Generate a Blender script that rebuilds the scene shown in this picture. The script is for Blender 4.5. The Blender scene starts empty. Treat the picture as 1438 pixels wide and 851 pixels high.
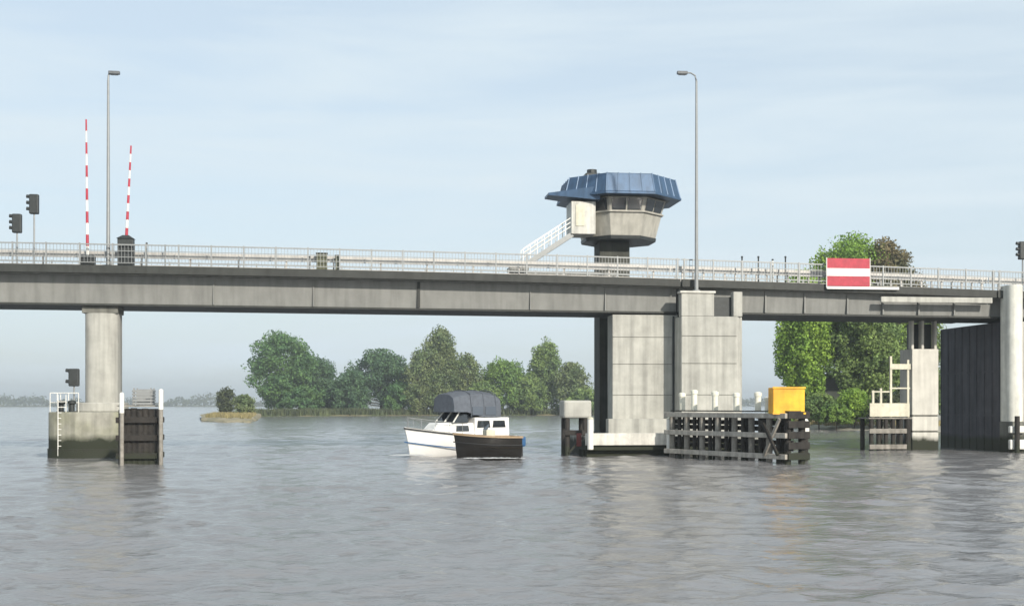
import bpy, bmesh, math, random
import numpy as np
from mathutils import Vector, Matrix
R = math.radians
rnd = random.Random(7)
sc = bpy.context.scene
COL = sc.collection

# ------------------------------------------------------------------ camera, sky, sun, exposure
F = 1750.0; HZ = 568.0; CZ = 2.5            # focal length in photo pixels, horizon row, camera height
cam = bpy.data.cameras.new('camera'); co = bpy.data.objects.new('camera', cam); COL.objects.link(co)
cam.sensor_width = 36; cam.lens = F / 1438 * 36
cam.shift_y = (HZ - 425.5) / 1438
cam.clip_start = 0.3; cam.clip_end = 20000
co.location = (0, 0, CZ); co.rotation_euler = (R(90), 0, 0)
sc.camera = co

SUN_EL, SUN_AZ = 25.0, 152.0                # azimuth clockwise from +Y
w = bpy.data.worlds.new('World'); sc.world = w; w.use_nodes = True
nt = w.node_tree; N = nt.nodes; L = nt.links
bg = N['Background']
sky = N.new('ShaderNodeTexSky'); sky.sky_type = 'NISHITA'; sky.sun_disc = False
sky.sun_elevation = R(SUN_EL); sky.sun_rotation = R(SUN_AZ)
sky.air_density = 1.0; sky.dust_density = 2.0; sky.ozone_density = 1.2
tc = N.new('ShaderNodeTexCoord')
mp = N.new('ShaderNodeMapping'); mp.inputs['Scale'].default_value = (1.6, 1.0, 13); mp.inputs['Rotation'].default_value = (0, R(-7), 0)
no = N.new('ShaderNodeTexNoise'); no.inputs['Scale'].default_value = 1.9; no.inputs['Detail'].default_value = 7; no.inputs['Roughness'].default_value = .56; no.inputs['Distortion'].default_value = .35
rp = N.new('ShaderNodeMapRange'); rp.inputs[1].default_value = .34; rp.inputs[2].default_value = .68; rp.inputs[3].default_value = .66; rp.inputs[4].default_value = 1.0
mx = N.new('ShaderNodeMixRGB'); mx.inputs[2].default_value = (4.7, 5.4, 5.85, 1)
L.new(tc.outputs['Generated'], mp.inputs[0]); L.new(mp.outputs[0], no.inputs[0]); L.new(no.outputs[0], rp.inputs[0])
L.new(rp.outputs[0], mx.inputs[0]); L.new(sky.outputs[0], mx.inputs[1]); L.new(mx.outputs[0], bg.inputs[0])
bg.inputs[1].default_value = 0.095
sl = bpy.data.lights.new('sun', 'SUN'); sl.energy = 2.8; sl.angle = R(1.5); sl.color = (1, .93, .82)
so = bpy.data.objects.new('sun', sl); COL.objects.link(so)
sd = Vector((math.sin(R(SUN_AZ)) * math.cos(R(SUN_EL)), math.cos(R(SUN_AZ)) * math.cos(R(SUN_EL)), math.sin(R(SUN_EL))))
so.rotation_euler = sd.to_track_quat('Z', 'Y').to_euler()
so.location = (60, -60, 60)
sc.view_settings.view_transform = 'Standard'; sc.view_settings.look = 'None'
sc.view_settings.gamma = 1; sc.view_settings.use_curve_mapping = False
sc.view_settings.exposure = 0.75
sc.render.engine = 'CYCLES'
sc.cycles.max_bounces = 6; sc.cycles.volume_bounces = 0; sc.cycles.use_denoising = True
sc.cycles.transparent_max_bounces = 8

# ------------------------------------------------------------------ bridge frame: s along the deck, t away from the camera
TH = R(7.0); c_, s_ = math.cos(TH), math.sin(TH); BY = 63.0
def sp(px, t=0.0):
    k = (px - 719) / F
    return (k * (BY + t * c_) + t * s_) / (c_ - k * s_)
def yw(s, t): return BY + s * s_ + t * c_
def zp(px, py, t=0.0):
    return CZ + (HZ - py) / F * yw(sp(px, t), t)
def zf(py, D): return CZ + (HZ - py) / F * D
def xf(px, D): return (px - 719) / F * D
def b2w(s, t, z=0.0): return Vector((s * c_ - t * s_, BY + s * s_ + t * c_, z))

# ------------------------------------------------------------------ materials
def newmat(name):
    m = bpy.data.materials.new(name); m.use_nodes = True
    return m, m.node_tree, m.node_tree.nodes['Principled BSDF']
def mat(name, col, rough=.6, metal=0, var=.25, scale=3.0, bump=.15, alg=0.0, streak=0.0, obj=False, island=0.0, col2=None, spec=.4):
    m, nt, b = newmat(name); N = nt.nodes; L = nt.links
    b.inputs['Roughness'].default_value = rough; b.inputs['Metallic'].default_value = metal
    b.inputs['Specular IOR Level'].default_value = spec
    g = N.new('ShaderNodeNewGeometry')
    n1 = N.new('ShaderNodeTexNoise'); n1.inputs['Scale'].default_value = scale; n1.inputs['Detail'].default_value = 8; n1.inputs['Roughness'].default_value = .65
    L.new(g.outputs['Position'], n1.inputs['Vector'])
    mr = N.new('ShaderNodeMapRange'); mr.inputs[1].default_value = .3; mr.inputs[2].default_value = .7; mr.inputs[3].default_value = 1 - var; mr.inputs[4].default_value = 1 + var * .6
    L.new(n1.outputs[0], mr.inputs[0])
    fac = mr.outputs[0]
    if streak:
        mp = N.new('ShaderNodeMapping'); mp.inputs['Scale'].default_value = (2.1, 2.1, .13)
        L.new(g.outputs['Position'], mp.inputs[0])
        n2 = N.new('ShaderNodeTexNoise'); n2.inputs['Scale'].default_value = 1.6; n2.inputs['Detail'].default_value = 6
        L.new(mp.outputs[0], n2.inputs['Vector'])
        r2 = N.new('ShaderNodeMapRange'); r2.inputs[1].default_value = .42; r2.inputs[2].default_value = .7; r2.inputs[3].default_value = 1; r2.inputs[4].default_value = 1 - streak
        L.new(n2.outputs[0], r2.inputs[0])
        mu = N.new('ShaderNodeMath'); mu.operation = 'MULTIPLY'; L.new(fac, mu.inputs[0]); L.new(r2.outputs[0], mu.inputs[1]); fac = mu.outputs[0]
    if island:
        r3 = N.new('ShaderNodeMapRange'); r3.inputs[3].default_value = 1 - island; r3.inputs[4].default_value = 1 + island
        L.new(g.outputs['Random Per Island'], r3.inputs[0])
        mu = N.new('ShaderNodeMath'); mu.operation = 'MULTIPLY'; L.new(fac, mu.inputs[0]); L.new(r3.outputs[0], mu.inputs[1]); fac = mu.outputs[0]
    vm = N.new('ShaderNodeVectorMath'); vm.operation = 'SCALE'; L.new(fac, vm.inputs['Scale'])
    if col2:
        mc = N.new('ShaderNodeMixRGB'); mc.inputs[1].default_value = (*col, 1); mc.inputs[2].default_value = (*col2, 1)
        n3 = N.new('ShaderNodeTexNoise'); n3.inputs['Scale'].default_value = scale * .35; n3.inputs['Detail'].default_value = 3
        L.new(g.outputs['Position'], n3.inputs['Vector'])
        r4 = N.new('ShaderNodeMapRange'); r4.inputs[1].default_value = .4; r4.inputs[2].default_value = .62; L.new(n3.outputs[0], r4.inputs[0])
        L.new(r4.outputs[0], mc.inputs[0]); L.new(mc.outputs[0], vm.inputs[0])
    else:
        vm.inputs[0].default_value = col
    out = vm.outputs[0]
    if alg:      # weed and wet band at the waterline
        sx = N.new('ShaderNodeSeparateXYZ'); L.new(g.outputs['Position'], sx.inputs[0])
        ad = N.new('ShaderNodeMath'); ad.operation = 'MULTIPLY_ADD'; ad.inputs[1].default_value = -.7; L.new(n1.outputs[0], ad.inputs[0]); L.new(sx.outputs[2], ad.inputs[2])
        ra = N.new('ShaderNodeMapRange'); ra.inputs[1].default_value = alg - .55; ra.inputs[2].default_value = alg - .25; ra.inputs[3].default_value = 1; ra.inputs[4].default_value = 0
        L.new(ad.outputs[0], ra.inputs[0])
        m2 = N.new('ShaderNodeMixRGB'); m2.inputs[2].default_value = (.022, .026, .014, 1)
        L.new(ra.outputs[0], m2.inputs[0]); L.new(out, m2.inputs[1]); out = m2.outputs[0]
    L.new(out, b.inputs['Base Color'])
    if bump:
        bp = N.new('ShaderNodeBump'); bp.inputs['Strength'].default_value = bump; bp.inputs['Distance'].default_value = .04
        n4 = N.new('ShaderNodeTexNoise'); n4.inputs['Scale'].default_value = scale * 6; n4.inputs['Detail'].default_value = 4
        L.new(g.outputs['Position'], n4.inputs['Vector']); L.new(n4.outputs[0], bp.inputs['Height']); L.new(bp.outputs[0], b.inputs['Normal'])
    return m
M = {}
M['conc'] = mat('pier_concrete', (.44, .435, .395), .85, var=.18, scale=1.3, streak=.3, alg=.85)
M['conc_light'] = mat('pale_concrete', (.60, .585, .53), .8, var=.15, scale=1.2, streak=.22, alg=.7)
M['conc_base'] = mat('base_concrete', (.35, .34, .29), .85, var=.3, scale=1.5, streak=.35, alg=1.0, col2=(.28, .28, .20))
M['conc_dark'] = mat('weathered_concrete', (.17, .17, .15), .85, var=.25, scale=1.4, streak=.45, alg=.9)
M['deck'] = mat('deck_concrete', (.24, .24, .225), .85, var=.22, scale=1.5, streak=.4)
M['edge'] = mat('edge_beam_paint', (.035, .038, .034), .6, var=.3, scale=1.2, streak=.3)
M['girder'] = mat('girder_paint', (.225, .228, .215), .55, var=.14, scale=.8, streak=.22)
M['road'] = mat('asphalt', (.05, .05, .05), .9, var=.2, scale=8)
M['rail'] = mat('galvanised_steel', (.27, .28, .28), .5, .3, var=.12, scale=6, bump=.03)
M['guard'] = mat('guard_rail_steel', (.47, .455, .43), .5, .2, var=.12, scale=2, bump=.03, streak=.2)
M['white'] = mat('white_paint', (.78, .77, .72), .45, var=.1, scale=4, bump=.03, streak=.12)
M['cream'] = mat('cream_paint', (.66, .63, .50), .6, var=.18, scale=4, bump=.05, streak=.2)
M['cream2'] = mat('bright_cream_paint', (.80, .78, .66), .6, var=.12, scale=4, bump=.05, streak=.15)
M['nose'] = mat('stained_white_concrete', (.72, .71, .64), .75, var=.16, scale=2, bump=.2, streak=.28, alg=.9)
M['lobby'] = mat('off_white_panel', (.60, .59, .54), .6, var=.15, scale=3, bump=.05, streak=.3)
M['kerb'] = mat('whitewashed_concrete', (.66, .64, .58), .75, var=.2, scale=3, bump=.2, streak=.3)
M['palewood'] = mat('bleached_timber', (.44, .41, .36), .8, var=.3, scale=4, bump=.4, streak=.35)
M['dark'] = mat('dark_steel', (.03, .035, .035), .5, var=.3, scale=5, bump=.05)
M['red'] = mat('red_paint', (.42, .035, .06), .55, var=.25, scale=4, bump=.02)
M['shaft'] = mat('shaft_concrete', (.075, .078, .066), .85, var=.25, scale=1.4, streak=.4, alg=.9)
M['wall_shade'] = mat('shaded_wall_blue_grey', (.066, .067, .082), .7, var=.4, scale=.8, streak=.45, alg=.75)  # shade on the pier's side wall is put into this dark colour
M['timber'] = mat('tarred_timber', (.030, .026, .022), .75, var=.45, scale=4, bump=.5, streak=.4, alg=.5)
M['timber2'] = mat('grey_timber', (.30, .28, .245), .8, var=.35, scale=4, bump=.5, streak=.4)
M['yellow'] = mat('yellow_paint', (.80, .50, .03), .6, var=.25, scale=2.2, bump=.04, col2=(.78, .38, .03), streak=.2)
M['olive'] = mat('olive_paint', (.13, .135, .085), .6, var=.2, scale=4, bump=.03)
M['blue_roof'] = mat('blue_roof_metal', (.05, .10, .18), .42, .2, var=.18, scale=2, bump=.05, streak=.3)
M['clad'] = mat('cabin_cladding', (.44, .425, .375), .65, var=.15, scale=2, streak=.28)
M['gel'] = mat('white_gelcoat', (.80, .79, .76), .22, var=.04, scale=3, bump=0, spec=.6)
M['hullblack'] = mat('black_hull_paint', (.017, .015, .013), .3, var=.25, scale=3, bump=.02)
M['teak'] = mat('tan_rubbing_strake', (.33, .24, .15), .6, var=.25, scale=8)
M['canvas'] = mat('grey_canvas', (.11, .125, .15), .85, var=.22, scale=5, bump=.25)
M['blue'] = mat('blue_cowling', (.02, .09, .22), .35, var=.1, scale=4, bump=0)
M['rubber'] = mat('black_rubber', (.02, .02, .02), .7, var=.1, scale=4, bump=0)
M['bark'] = mat('bark', (.09, .07, .05), .9, var=.3, scale=4, bump=.6)
M['grass'] = mat('bank_grass', (.085, .105, .035), .95, var=.35, scale=.5, bump=.5, col2=(.20, .17, .09))
M['sand'] = mat('bank_sand', (.33, .28, .18), .95, var=.3, scale=.6, bump=.5, col2=(.20, .19, .12))
M['stone'] = mat('bank_stone', (.30, .29, .24), .9, var=.4, scale=2, bump=.6)
M['reed'] = mat('reed', (.26, .22, .10), .9, var=.3, scale=1, bump=0, island=.35)
M['wall'] = mat('pale_render', (.62, .62, .58), .8, var=.1, scale=1)
M['tile'] = mat('roof_tile', (.17, .16, .14), .8, var=.25, scale=5, bump=.3)
M['foam'] = mat('foam', (.5, .51, .51), .7, var=.15, scale=6, bump=.4)
def glass(name, col, rough=.06):
    m, nt, b = newmat(name); b.inputs['Base Color'].default_value = (*col, 1); b.inputs['Roughness'].default_value = rough
    b.inputs['Specular IOR Level'].default_value = .9
    return m
M['glass'] = glass('dark_glass', (.02, .025, .03))
def leafmat(name, c1, c2, isl=.4):
    m = mat(name, c1, .75, var=.35, scale=.9, bump=0, island=isl, col2=c2, spec=.25)
    nt = m.node_tree; b = nt.nodes['Principled BSDF']; out = nt.nodes['Material Output']
    tr = nt.nodes.new('ShaderNodeBsdfTranslucent'); ms = nt.nodes.new('ShaderNodeMixShader'); ms.inputs[0].default_value = .28
    src = b.inputs['Base Color'].links[0].from_socket
    nt.links.new(src, tr.inputs[0]); nt.links.new(b.outputs[0], ms.inputs[1]); nt.links.new(tr.outputs[0], ms.inputs[2]); nt.links.new(ms.outputs[0], out.inputs[0])
    return m
M['leafA'] = leafmat('leaf_deep_green', (.13, .23, .075), (.09, .18, .075))
M['leafB'] = leafmat('leaf_blue_green', (.11, .19, .09), (.08, .15, .08))
M['leafC'] = leafmat('leaf_olive', (.20, .24, .10), (.15, .21, .09))
M['leafD'] = leafmat('leaf_fresh_green', (.19, .30, .065), (.14, .24, .07))
M['leafE'] = leafmat('leaf_mid_green', (.21, .29, .085), (.15, .23, .08))
M['leafH'] = leafmat('leaf_brown_olive', (.20, .165, .085), (.13, .135, .065))
M['leafF'] = leafmat('leaf_bright_green', (.28, .42, .065), (.19, .32, .06))
M['leafG'] = leafmat('leaf_dark_olive', (.11, .13, .06), (.08, .10, .05))

# ------------------------------------------------------------------ mesh helpers
ORG = {}
def link(o, parent=None):
    COL.objects.link(o)
    if parent is not None: o.parent = parent
    return o
def tag(o, label=None, cat=None, group=None, kind=None):
    if label: o['label'] = label
    if cat: o['category'] = cat
    if group: o['group'] = group
    if kind: o['kind'] = kind
    return o
def thing(name, label, cat, s=0, t=0, group=None):          # origin in the bridge frame
    o = bpy.data.objects.new(name, None); COL.objects.link(o)
    o.location = b2w(s, t); o.rotation_euler = (0, 0, TH); o.empty_display_size = .3
    ORG[o.name] = (s, t)
    return tag(o, label, cat, group)
def wthing(name, label, cat, x, y, z=0, rz=0, group=None):  # world origin, local mesh coordinates
    o = bpy.data.objects.new(name, None); COL.objects.link(o)
    o.location = (x, y, z); o.rotation_euler = (0, 0, rz)
    ORG[o.name] = (0, 0)
    return tag(o, label, cat, group)
class MB:
    def __init__(s): s.bm = bmesh.new()
    def poly(s, pts, faces):
        v = [s.bm.verts.new(p) for p in pts]
        for f in faces:
            try: s.bm.faces.new([v[i] for i in f])
            except ValueError: pass
        return s
    def box(s, x0, x1, y0, y1, z0, z1):
        p = [(x0, y0, z0), (x1, y0, z0), (x1, y1, z0), (x0, y1, z0), (x0, y0, z1), (x1, y0, z1), (x1, y1, z1), (x0, y1, z1)]
        return s.poly(p, [(3, 2, 1, 0), (4, 5, 6, 7), (0, 1, 5, 4), (1, 2, 6, 5), (2, 3, 7, 6), (3, 0, 4, 7)])
    def beam(s, a, b, w, h):
        a, b = Vector(a), Vector(b); d = (b - a).normalized()
        up = Vector((0, 0, 1)) if abs(d.z) < .95 else Vector((0, 1, 0))
        x = d.cross(up).normalized(); y = x.cross(d)
        p = []
        for q in (a, b):
            for i, j in ((-1, -1), (1, -1), (1, 1), (-1, 1)): p.append(q + x * i * w / 2 + y * j * h / 2)
        return s.poly(p, [(3, 2, 1, 0), (4, 5, 6, 7), (0, 1, 5, 4), (1, 2, 6, 5), (2, 3, 7, 6), (3, 0, 4, 7)])
    def tube(s, pts, rad, n=10):
        pts = [Vector(p) for p in pts]
        if not hasattr(rad, '__len__'): rad = [rad] * len(pts)
        rings = []
        for i, p in enumerate(pts):
            d = (pts[min(i + 1, len(pts) - 1)] - pts[max(i - 1, 0)]).normalized()
            up = Vector((0, 0, 1)) if abs(d.z) < .9 else Vector((0, 1, 0))
            x = d.cross(up).normalized(); y = x.cross(d)
            rings.append([s.bm.verts.new(p + (x * math.cos(a) + y * math.sin(a)) * rad[i]) for a in [2 * math.pi * k / n for k in range(n)]])
        for r0, r1 in zip(rings, rings[1:]):
            for k in range(n): s.bm.faces.new((r0[k], r0[(k + 1) % n], r1[(k + 1) % n], r1[k]))
        s.bm.faces.new(rings[0][::-1]); s.bm.faces.new(rings[-1])
        return s
    def prism(s, outline, z0, z1, top=None):
        n = len(outline); top = top or outline
        p = [(*q, z0) if len(q) == 2 else q for q in outline] + [(*q, z1) if len(q) == 2 else q for q in top]
        return s.poly(p, [tuple(range(n))[::-1], tuple(range(n, 2 * n))] + [(i, (i + 1) % n, n + (i + 1) % n, n + i) for i in range(n)])
    def extr(s, prof, x0, x1):      # profile of (y, z) swept along x
        n = len(prof)
        p = [(x0, *q) for q in prof] + [(x1, *q) for q in prof]
        return s.poly(p, [tuple(range(n)), tuple(range(n, 2 * n))[::-1]] + [(i, n + i, n + (i + 1) % n, (i + 1) % n) for i in range(n)])
    def ball(s, c, r, sub=2, sq=(1, 1, 1)):
        m = Matrix.Translation(c) @ Matrix.Diagonal((*[r * q for q in sq], 1))
        bmesh.ops.create_icosphere(s.bm, subdivisions=sub, radius=1, matrix=m); return s
    def build(s, name, m, parent=None, smooth=False, bevel=0):
        bmesh.ops.recalc_face_normals(s.bm, faces=s.bm.faces)
        root = parent
        while root is not None and root.parent is not None: root = root.parent
        if root is not None:
            ox, oy = ORG.get(root.name, (0, 0))
            if ox or oy: bmesh.ops.translate(s.bm, verts=s.bm.verts, vec=(-ox, -oy, 0))
        me = bpy.data.meshes.new(name); s.bm.to_mesh(me); s.bm.free()
        me.materials.append(m)
        if smooth:
            for p in me.polygons: p.use_smooth = True
            try: me.set_sharp_from_angle(angle=R(40))
            except Exception: pass
        o = link(bpy.data.objects.new(name, me), parent)
        if bevel:
            b = o.modifiers.new('bevel', 'BEVEL'); b.width = bevel; b.segments = 2; b.limit_method = 'ANGLE'; b.angle_limit = R(35)
        return o
def dup(o, parent, loc=None):
    c = o.copy(); COL.objects.link(c); c.parent = parent
    if loc is not None: c.location = loc
    return c
def ngon(cx, cy, rx, ry, n, a0=0): return [(cx + rx * math.cos(a0 + 2 * math.pi * k / n), cy + ry * math.sin(a0 + 2 * math.pi * k / n)) for k in range(n)]

# ------------------------------------------------------------------ water: one sheet with real waves to the horizon
def water():
    ys = list(np.linspace(-400, -10, 12)) + list(np.linspace(-6, 8, 60))
    y = 8.12
    while y < 5200: ys.append(y); y *= 1.0062
    ys = np.array(ys); nc = 760
    u = np.linspace(-1, 1, nc)
    half = 26 + 1.15 * np.maximum(ys, 0) + np.where(ys < 0, -ys * 1.0, 0)
    X = u[None, :] * half[:, None]; Y = np.repeat(ys[:, None], nc, 1)
    dx = half[:, None] * 2 / nc; dy = np.abs(np.gradient(ys))[:, None]
    Z = np.zeros_like(X); g = np.random.default_rng(3)
    for i in range(72):
        lam = .45 * (14 ** (g.random() ** 1.15)); ang = R(62) + g.normal() * .75
        kx, ky = math.cos(ang) * 2 * math.pi / lam, math.sin(ang) * 2 * math.pi / lam
        amp = .0050 * lam ** .55 * (.6 + .8 * g.random())
        lim = np.clip((lam / np.maximum(dx * abs(math.cos(ang)), dy * abs(math.sin(ang))) - 2.2) / 2.5, 0, 1)
        ph = kx * X + ky * Y + g.random() * 6.28
        Z += amp * lim * (1 - 2 * np.abs(np.sin(ph / 2)) ** 1.3 if i % 3 == 0 else np.sin(ph))
    # gust patches: calmer and rougher areas
    G = .78 + .3 * np.sin(X * .11 + 1.3 * np.sin(Y * .07)) * np.sin(Y * .16 + .9 * np.sin(X * .05 + 2))
    G = G + 1.6 * np.exp(-((X + 2.6) / 4.5) ** 2 - ((Y - 57.6) / 2.6) ** 2)   # water churned by the two boats
    Z *= G
    nr = len(ys); me = bpy.data.meshes.new('water')
    me.vertices.add(nr * nc); me.vertices.foreach_set('co', np.stack([X, Y, Z], -1).astype(np.float32).ravel())
    i = np.arange(nr * nc).reshape(nr, nc)
    q = np.stack([i[:-1, :-1], i[:-1, 1:], i[1:, 1:], i[1:, :-1]], -1).reshape(-1, 4)
    me.loops.add(q.size); me.loops.foreach_set('vertex_index', q.ravel().astype(np.int32))
    me.polygons.add(len(q)); me.polygons.foreach_set('loop_start', (np.arange(len(q)) * 4).astype(np.int32))
    me.polygons.foreach_set('use_smooth', np.ones(len(q), bool)); me.update(); me.validate()
    m, nt, b = newmat('river_water'); N = nt.nodes; L = nt.links
    b.inputs['Base Color'].default_value = (.205, .20, .20, 1); b.inputs['Roughness'].default_value = .11
    b.inputs['IOR'].default_value = 1.33; b.inputs['Specular IOR Level'].default_value = .5
    g_ = N.new('ShaderNodeNewGeometry')
    mp = N.new('ShaderNodeMapping'); mp.inputs['Scale'].default_value = (.8, 1.5, 1); L.new(g_.outputs['Position'], mp.inputs[0])
    n1 = N.new('ShaderNodeTexNoise'); n1.inputs['Scale'].default_value = 3.2; n1.inputs['Detail'].default_value = 5; n1.inputs['Roughness'].default_value = .6; n1.inputs['Distortion'].default_value = .6
    L.new(mp.outputs[0], n1.inputs['Vector'])
    n2 = N.new('ShaderNodeTexNoise'); n2.inputs['Scale'].default_value = .55; n2.inputs['Detail'].default_value = 4
    L.new(mp.outputs[0], n2.inputs['Vector'])
    b1 = N.new('ShaderNodeBump'); b1.inputs['Strength'].default_value = .8; b1.inputs['Distance'].default_value = .035; L.new(n1.outputs[0], b1.inputs['Height'])
    b2 = N.new('ShaderNodeBump'); b2.inputs['Strength'].default_value = .9; b2.inputs['Distance'].default_value = .09; L.new(n2.outputs[0], b2.inputs['Height']); L.new(b1.outputs[0], b2.inputs['Normal'])
    L.new(b2.outputs[0], b.inputs['Normal'])
    me.materials.append(m)
    tag(link(bpy.data.objects.new('water', me)), kind='structure', label='grey rippled river water under the bridge', cat='water')
water()

# ------------------------------------------------------------------ banks
def bank(name, front, back, h, m, seed):
    """front / back: lists of (x, y) with the same length; a shore that rises from the water"""
    r = random.Random(seed); mb = MB(); F_ = []; B_ = []
    def dens(L_):
        o = []
        for a, b in zip(L_, L_[1:]):
            for k in range(12): o.append((a[0] + (b[0] - a[0]) * k / 12, a[1] + (b[1] - a[1]) * k / 12))
        return o + [L_[-1]]
    F_, B_ = dens(front), dens(back); n = len(F_); rows = []
    for k, (f, z) in enumerate(((0, -.6), (.01, .12), (.03, h * .55), (.07, h), (.3, h * 1.15), (.65, h * 1.25), (1, h))):
        rows.append([(a[0] + (b[0] - a[0]) * f, a[1] + (b[1] - a[1]) * f + (r.uniform(-1, 1) * h * .8 if k < 4 else 0), z + r.uniform(-.15, .15) * h * (k > 0)) for a, b in zip(F_, B_)])
    pts = [p for q in rows for p in q]
    mb.poly(pts, [(i * n + j, i * n + j + 1, (i + 1) * n + j + 1, (i + 1) * n + j) for i in range(len(rows) - 1) for j in range(n - 1)])
    o = mb.build(name, m, None, smooth=True)
    return tag(o, kind='structure')
P = lambda px, D: (xf(px, D), D)
bank('sandy_bank', [P(283, 185), P(318, 172), P(352, 172), P(362, 196), P(368, 280)], [P(280, 240), P(305, 320), P(335, 330), P(350, 330), P(368, 340)], .55, M['sand'], 1)
bank('wooded_bank', [P(352, 262), P(420, 268), P(560, 280), P(700, 285), P(850, 290), P(960, 300)], [P(345, 420), P(420, 440), P(560, 450), P(700, 450), P(850, 440), P(960, 430)], .8, M['grass'], 2)
bank('stony_bank', [P(1082, 150), P(1110, 128), P(1180, 120), P(1260, 116), P(1340, 114), P(1560, 112)], [P(1060, 260), P(1100, 270), P(1180, 280), P(1260, 280), P(1340, 270), P(1560, 270)], .75, M['stone'], 3)
bank('far_bank', [P(-700, 1500), P(-100, 1350), P(300, 1500), P(800, 1700), P(1400, 1800), P(2200, 1800)], [P(-700, 2600), P(-100, 2600), P(300, 2600), P(800, 2600), P(1400, 2600), P(2200, 2600)], 1.2, M['grass'], 4)

# ------------------------------------------------------------------ trees
def leaves(mb_pts, faces, r, c, rad, n, size):
    for _ in range(n):
        d = Vector((r.gauss(0, 1), r.gauss(0, 1), r.gauss(0, 1))).normalized() * (r.random() ** .45)
        p = Vector((c[0] + d.x * rad[0], c[1] + d.y * rad[1], c[2] + d.z * rad[2]))
        nrm = (d + Vector((r.gauss(0, .6), r.gauss(0, .6), r.gauss(0, .6)))).normalized()
        a = nrm.cross(Vector((r.gauss(0, 1), r.gauss(0, 1), r.gauss(0, 1)))).normalized(); b = nrm.cross(a)
        s = size * r.uniform(.55, 1.3); k = len(mb_pts)
        mb_pts += [p - a * s * .5, p + b * s * .33, p + a * s * .5, p - b * s * .33]
        faces.append((k, k + 1, k + 2, k + 3))
def raw(name, pts, faces, m, parent):
    me = bpy.data.meshes.new(name); me.from_pydata([tuple(p) for p in pts], [], faces); me.materials.append(m)
    return link(bpy.data.objects.new(name, me), parent)
def tree(name, label, group, px, D, top, base, halfw, m, seed, shape='round', nl=9000, size=.5, ground=.6, crown_low=.12, sparse=.0, cat='tree'):
    r = random.Random(seed)
    x = xf(px, D); H = zf(top, D) - ground; W = halfw / F * D
    root = wthing(name, label, cat, x, D, ground, r.uniform(0, 6), group)
    zc0 = H * crown_low; zc = (H + zc0) / 2; hz = (H - zc0) / 2
    lean = r.uniform(-.03, .03) * H
    tr = MB(); tr.tube([(0, 0, -.6), (lean * .3, 0, H * .25), (lean, lean * .5, H * .55), (lean * 1.2, lean, H * .86)], [H * .024, H * .018, H * .011, H * .003], 8)
    clumps = []; nC = 44 if shape != 'tall' else 34
    for k in range(nC):
        z = -1 + 2 * (k + .5) / nC; z = max(-1, min(1, z + r.uniform(-.08, .08))); a = k * 2.39996 + r.uniform(-.4, .4)
        if shape == 'round': prof = math.sqrt(max(0, 1 - abs(z) ** 2.6)) 
        elif shape == 'tall': prof = (max(0, 1 - ((z + .35) / 1.36) ** 2)) ** .8 if z > -.35 else .9 + .1 * z
        else: prof = math.sqrt(max(0, 1 - max(0, z) ** 2)) * (1 if z > 0 else .97)
        q = r.uniform(.45, .84) * prof
        cr = hz * r.uniform(.20, .34); cw = min(W * .42, cr * 1.25)
        clumps.append(((math.cos(a) * q * W, math.sin(a) * q * W, zc + z * (hz - cr * .75)), (cw * r.uniform(.7, 1.15), cw * r.uniform(.7, 1.15), cr * r.uniform(.7, 1.05))))
    clumps.append(((0, 0, zc), (W * .5, W * .5, hz * .62)))
    for c, rad in clumps[::3]:
        st = Vector((lean * .6, 0, max(zc0 * .8, c[2] * .55))); e = Vector(c)
        tr.tube([st, (st + e) / 2 + Vector((0, 0, -.03 * H)), e], [H * .009, H * .006, H * .0015], 5)
    tr.build('trunk', M['bark'], root, smooth=True)
    pts, fc = [], []
    tot = sum(q[1][0] * q[1][2] for q in clumps)
    for c, rad in clumps: leaves(pts, fc, r, c, rad, int(1.5 * nl * rad[0] * rad[2] / tot * (1 - sparse)), size)
    # stray sprays that break the outline
    for _ in range(int(nl * .0016) + 8):
        a = r.uniform(0, 6.28); z = r.uniform(-.7, 1); pr = math.sqrt(max(0, 1 - z * z)) if shape != 'tall' else (1 - max(0, z)) ** .7
        leaves(pts, fc, r, (math.cos(a) * pr * W * 1.0, math.sin(a) * pr * W, zc + z * hz), (size * 1.6,) * 3, 14, size * .8)
    raw('crown', pts, fc, m, root)
    return root
G1 = 'trees along the wooded bank behind the bridge'
tree('broadleaf_tree', 'large deep green round tree at the left end of the wooded bank', G1, 396, 292, 466, 583, 52, M['leafA'], 11, 'round', 13000, .62, crown_low=.02)
tree('broadleaf_tree', 'lower dark tree leaning against the right side of the large round tree', G1, 447, 300, 500, 583, 30, M['leafB'], 12, 'round', 7000, .6, crown_low=.02)
tree('shrub', 'low dark shrub in the dip between the two darkest trees', G1, 475, 296, 535, 583, 24, M['leafB'], 13, 'dome', 4000, .55, crown_low=.0)
tree('broadleaf_tree', 'broad blue-green domed tree in the middle of the wooded bank', G1, 535, 300, 489, 583, 52, M['leafB'], 14, 'dome', 12000, .62, crown_low=.0)
tree('poplar_tree', 'tall olive tree with a pointed top above the motor cruiser', G1, 618, 288, 458, 583, 36, M['leafC'], 15, 'tall', 11000, .55, crown_low=.03, sparse=.1)
tree('poplar_tree', 'pale olive thin tree just left of the tall pointed one', G1, 588, 284, 488, 583, 24, M['leafC'], 16, 'tall', 6000, .5, crown_low=.0, sparse=.15)
tree('broadleaf_tree', 'small olive tree just right of the tall pointed one', G1, 655, 290, 496, 583, 26, M['leafC'], 17, 'round', 5500, .55, crown_low=.0)
tree('broadleaf_tree', 'low fresh green tree right of the boats below the girder', G1, 706, 292, 503, 583, 40, M['leafD'], 18, 'dome', 9000, .58, crown_low=.0)
tree('poplar_tree', 'pointed green tree closest to the left side of the bascule pier', G1, 767, 296, 474, 583, 30, M['leafE'], 19, 'tall', 9000, .55, crown_low=.0)
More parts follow.
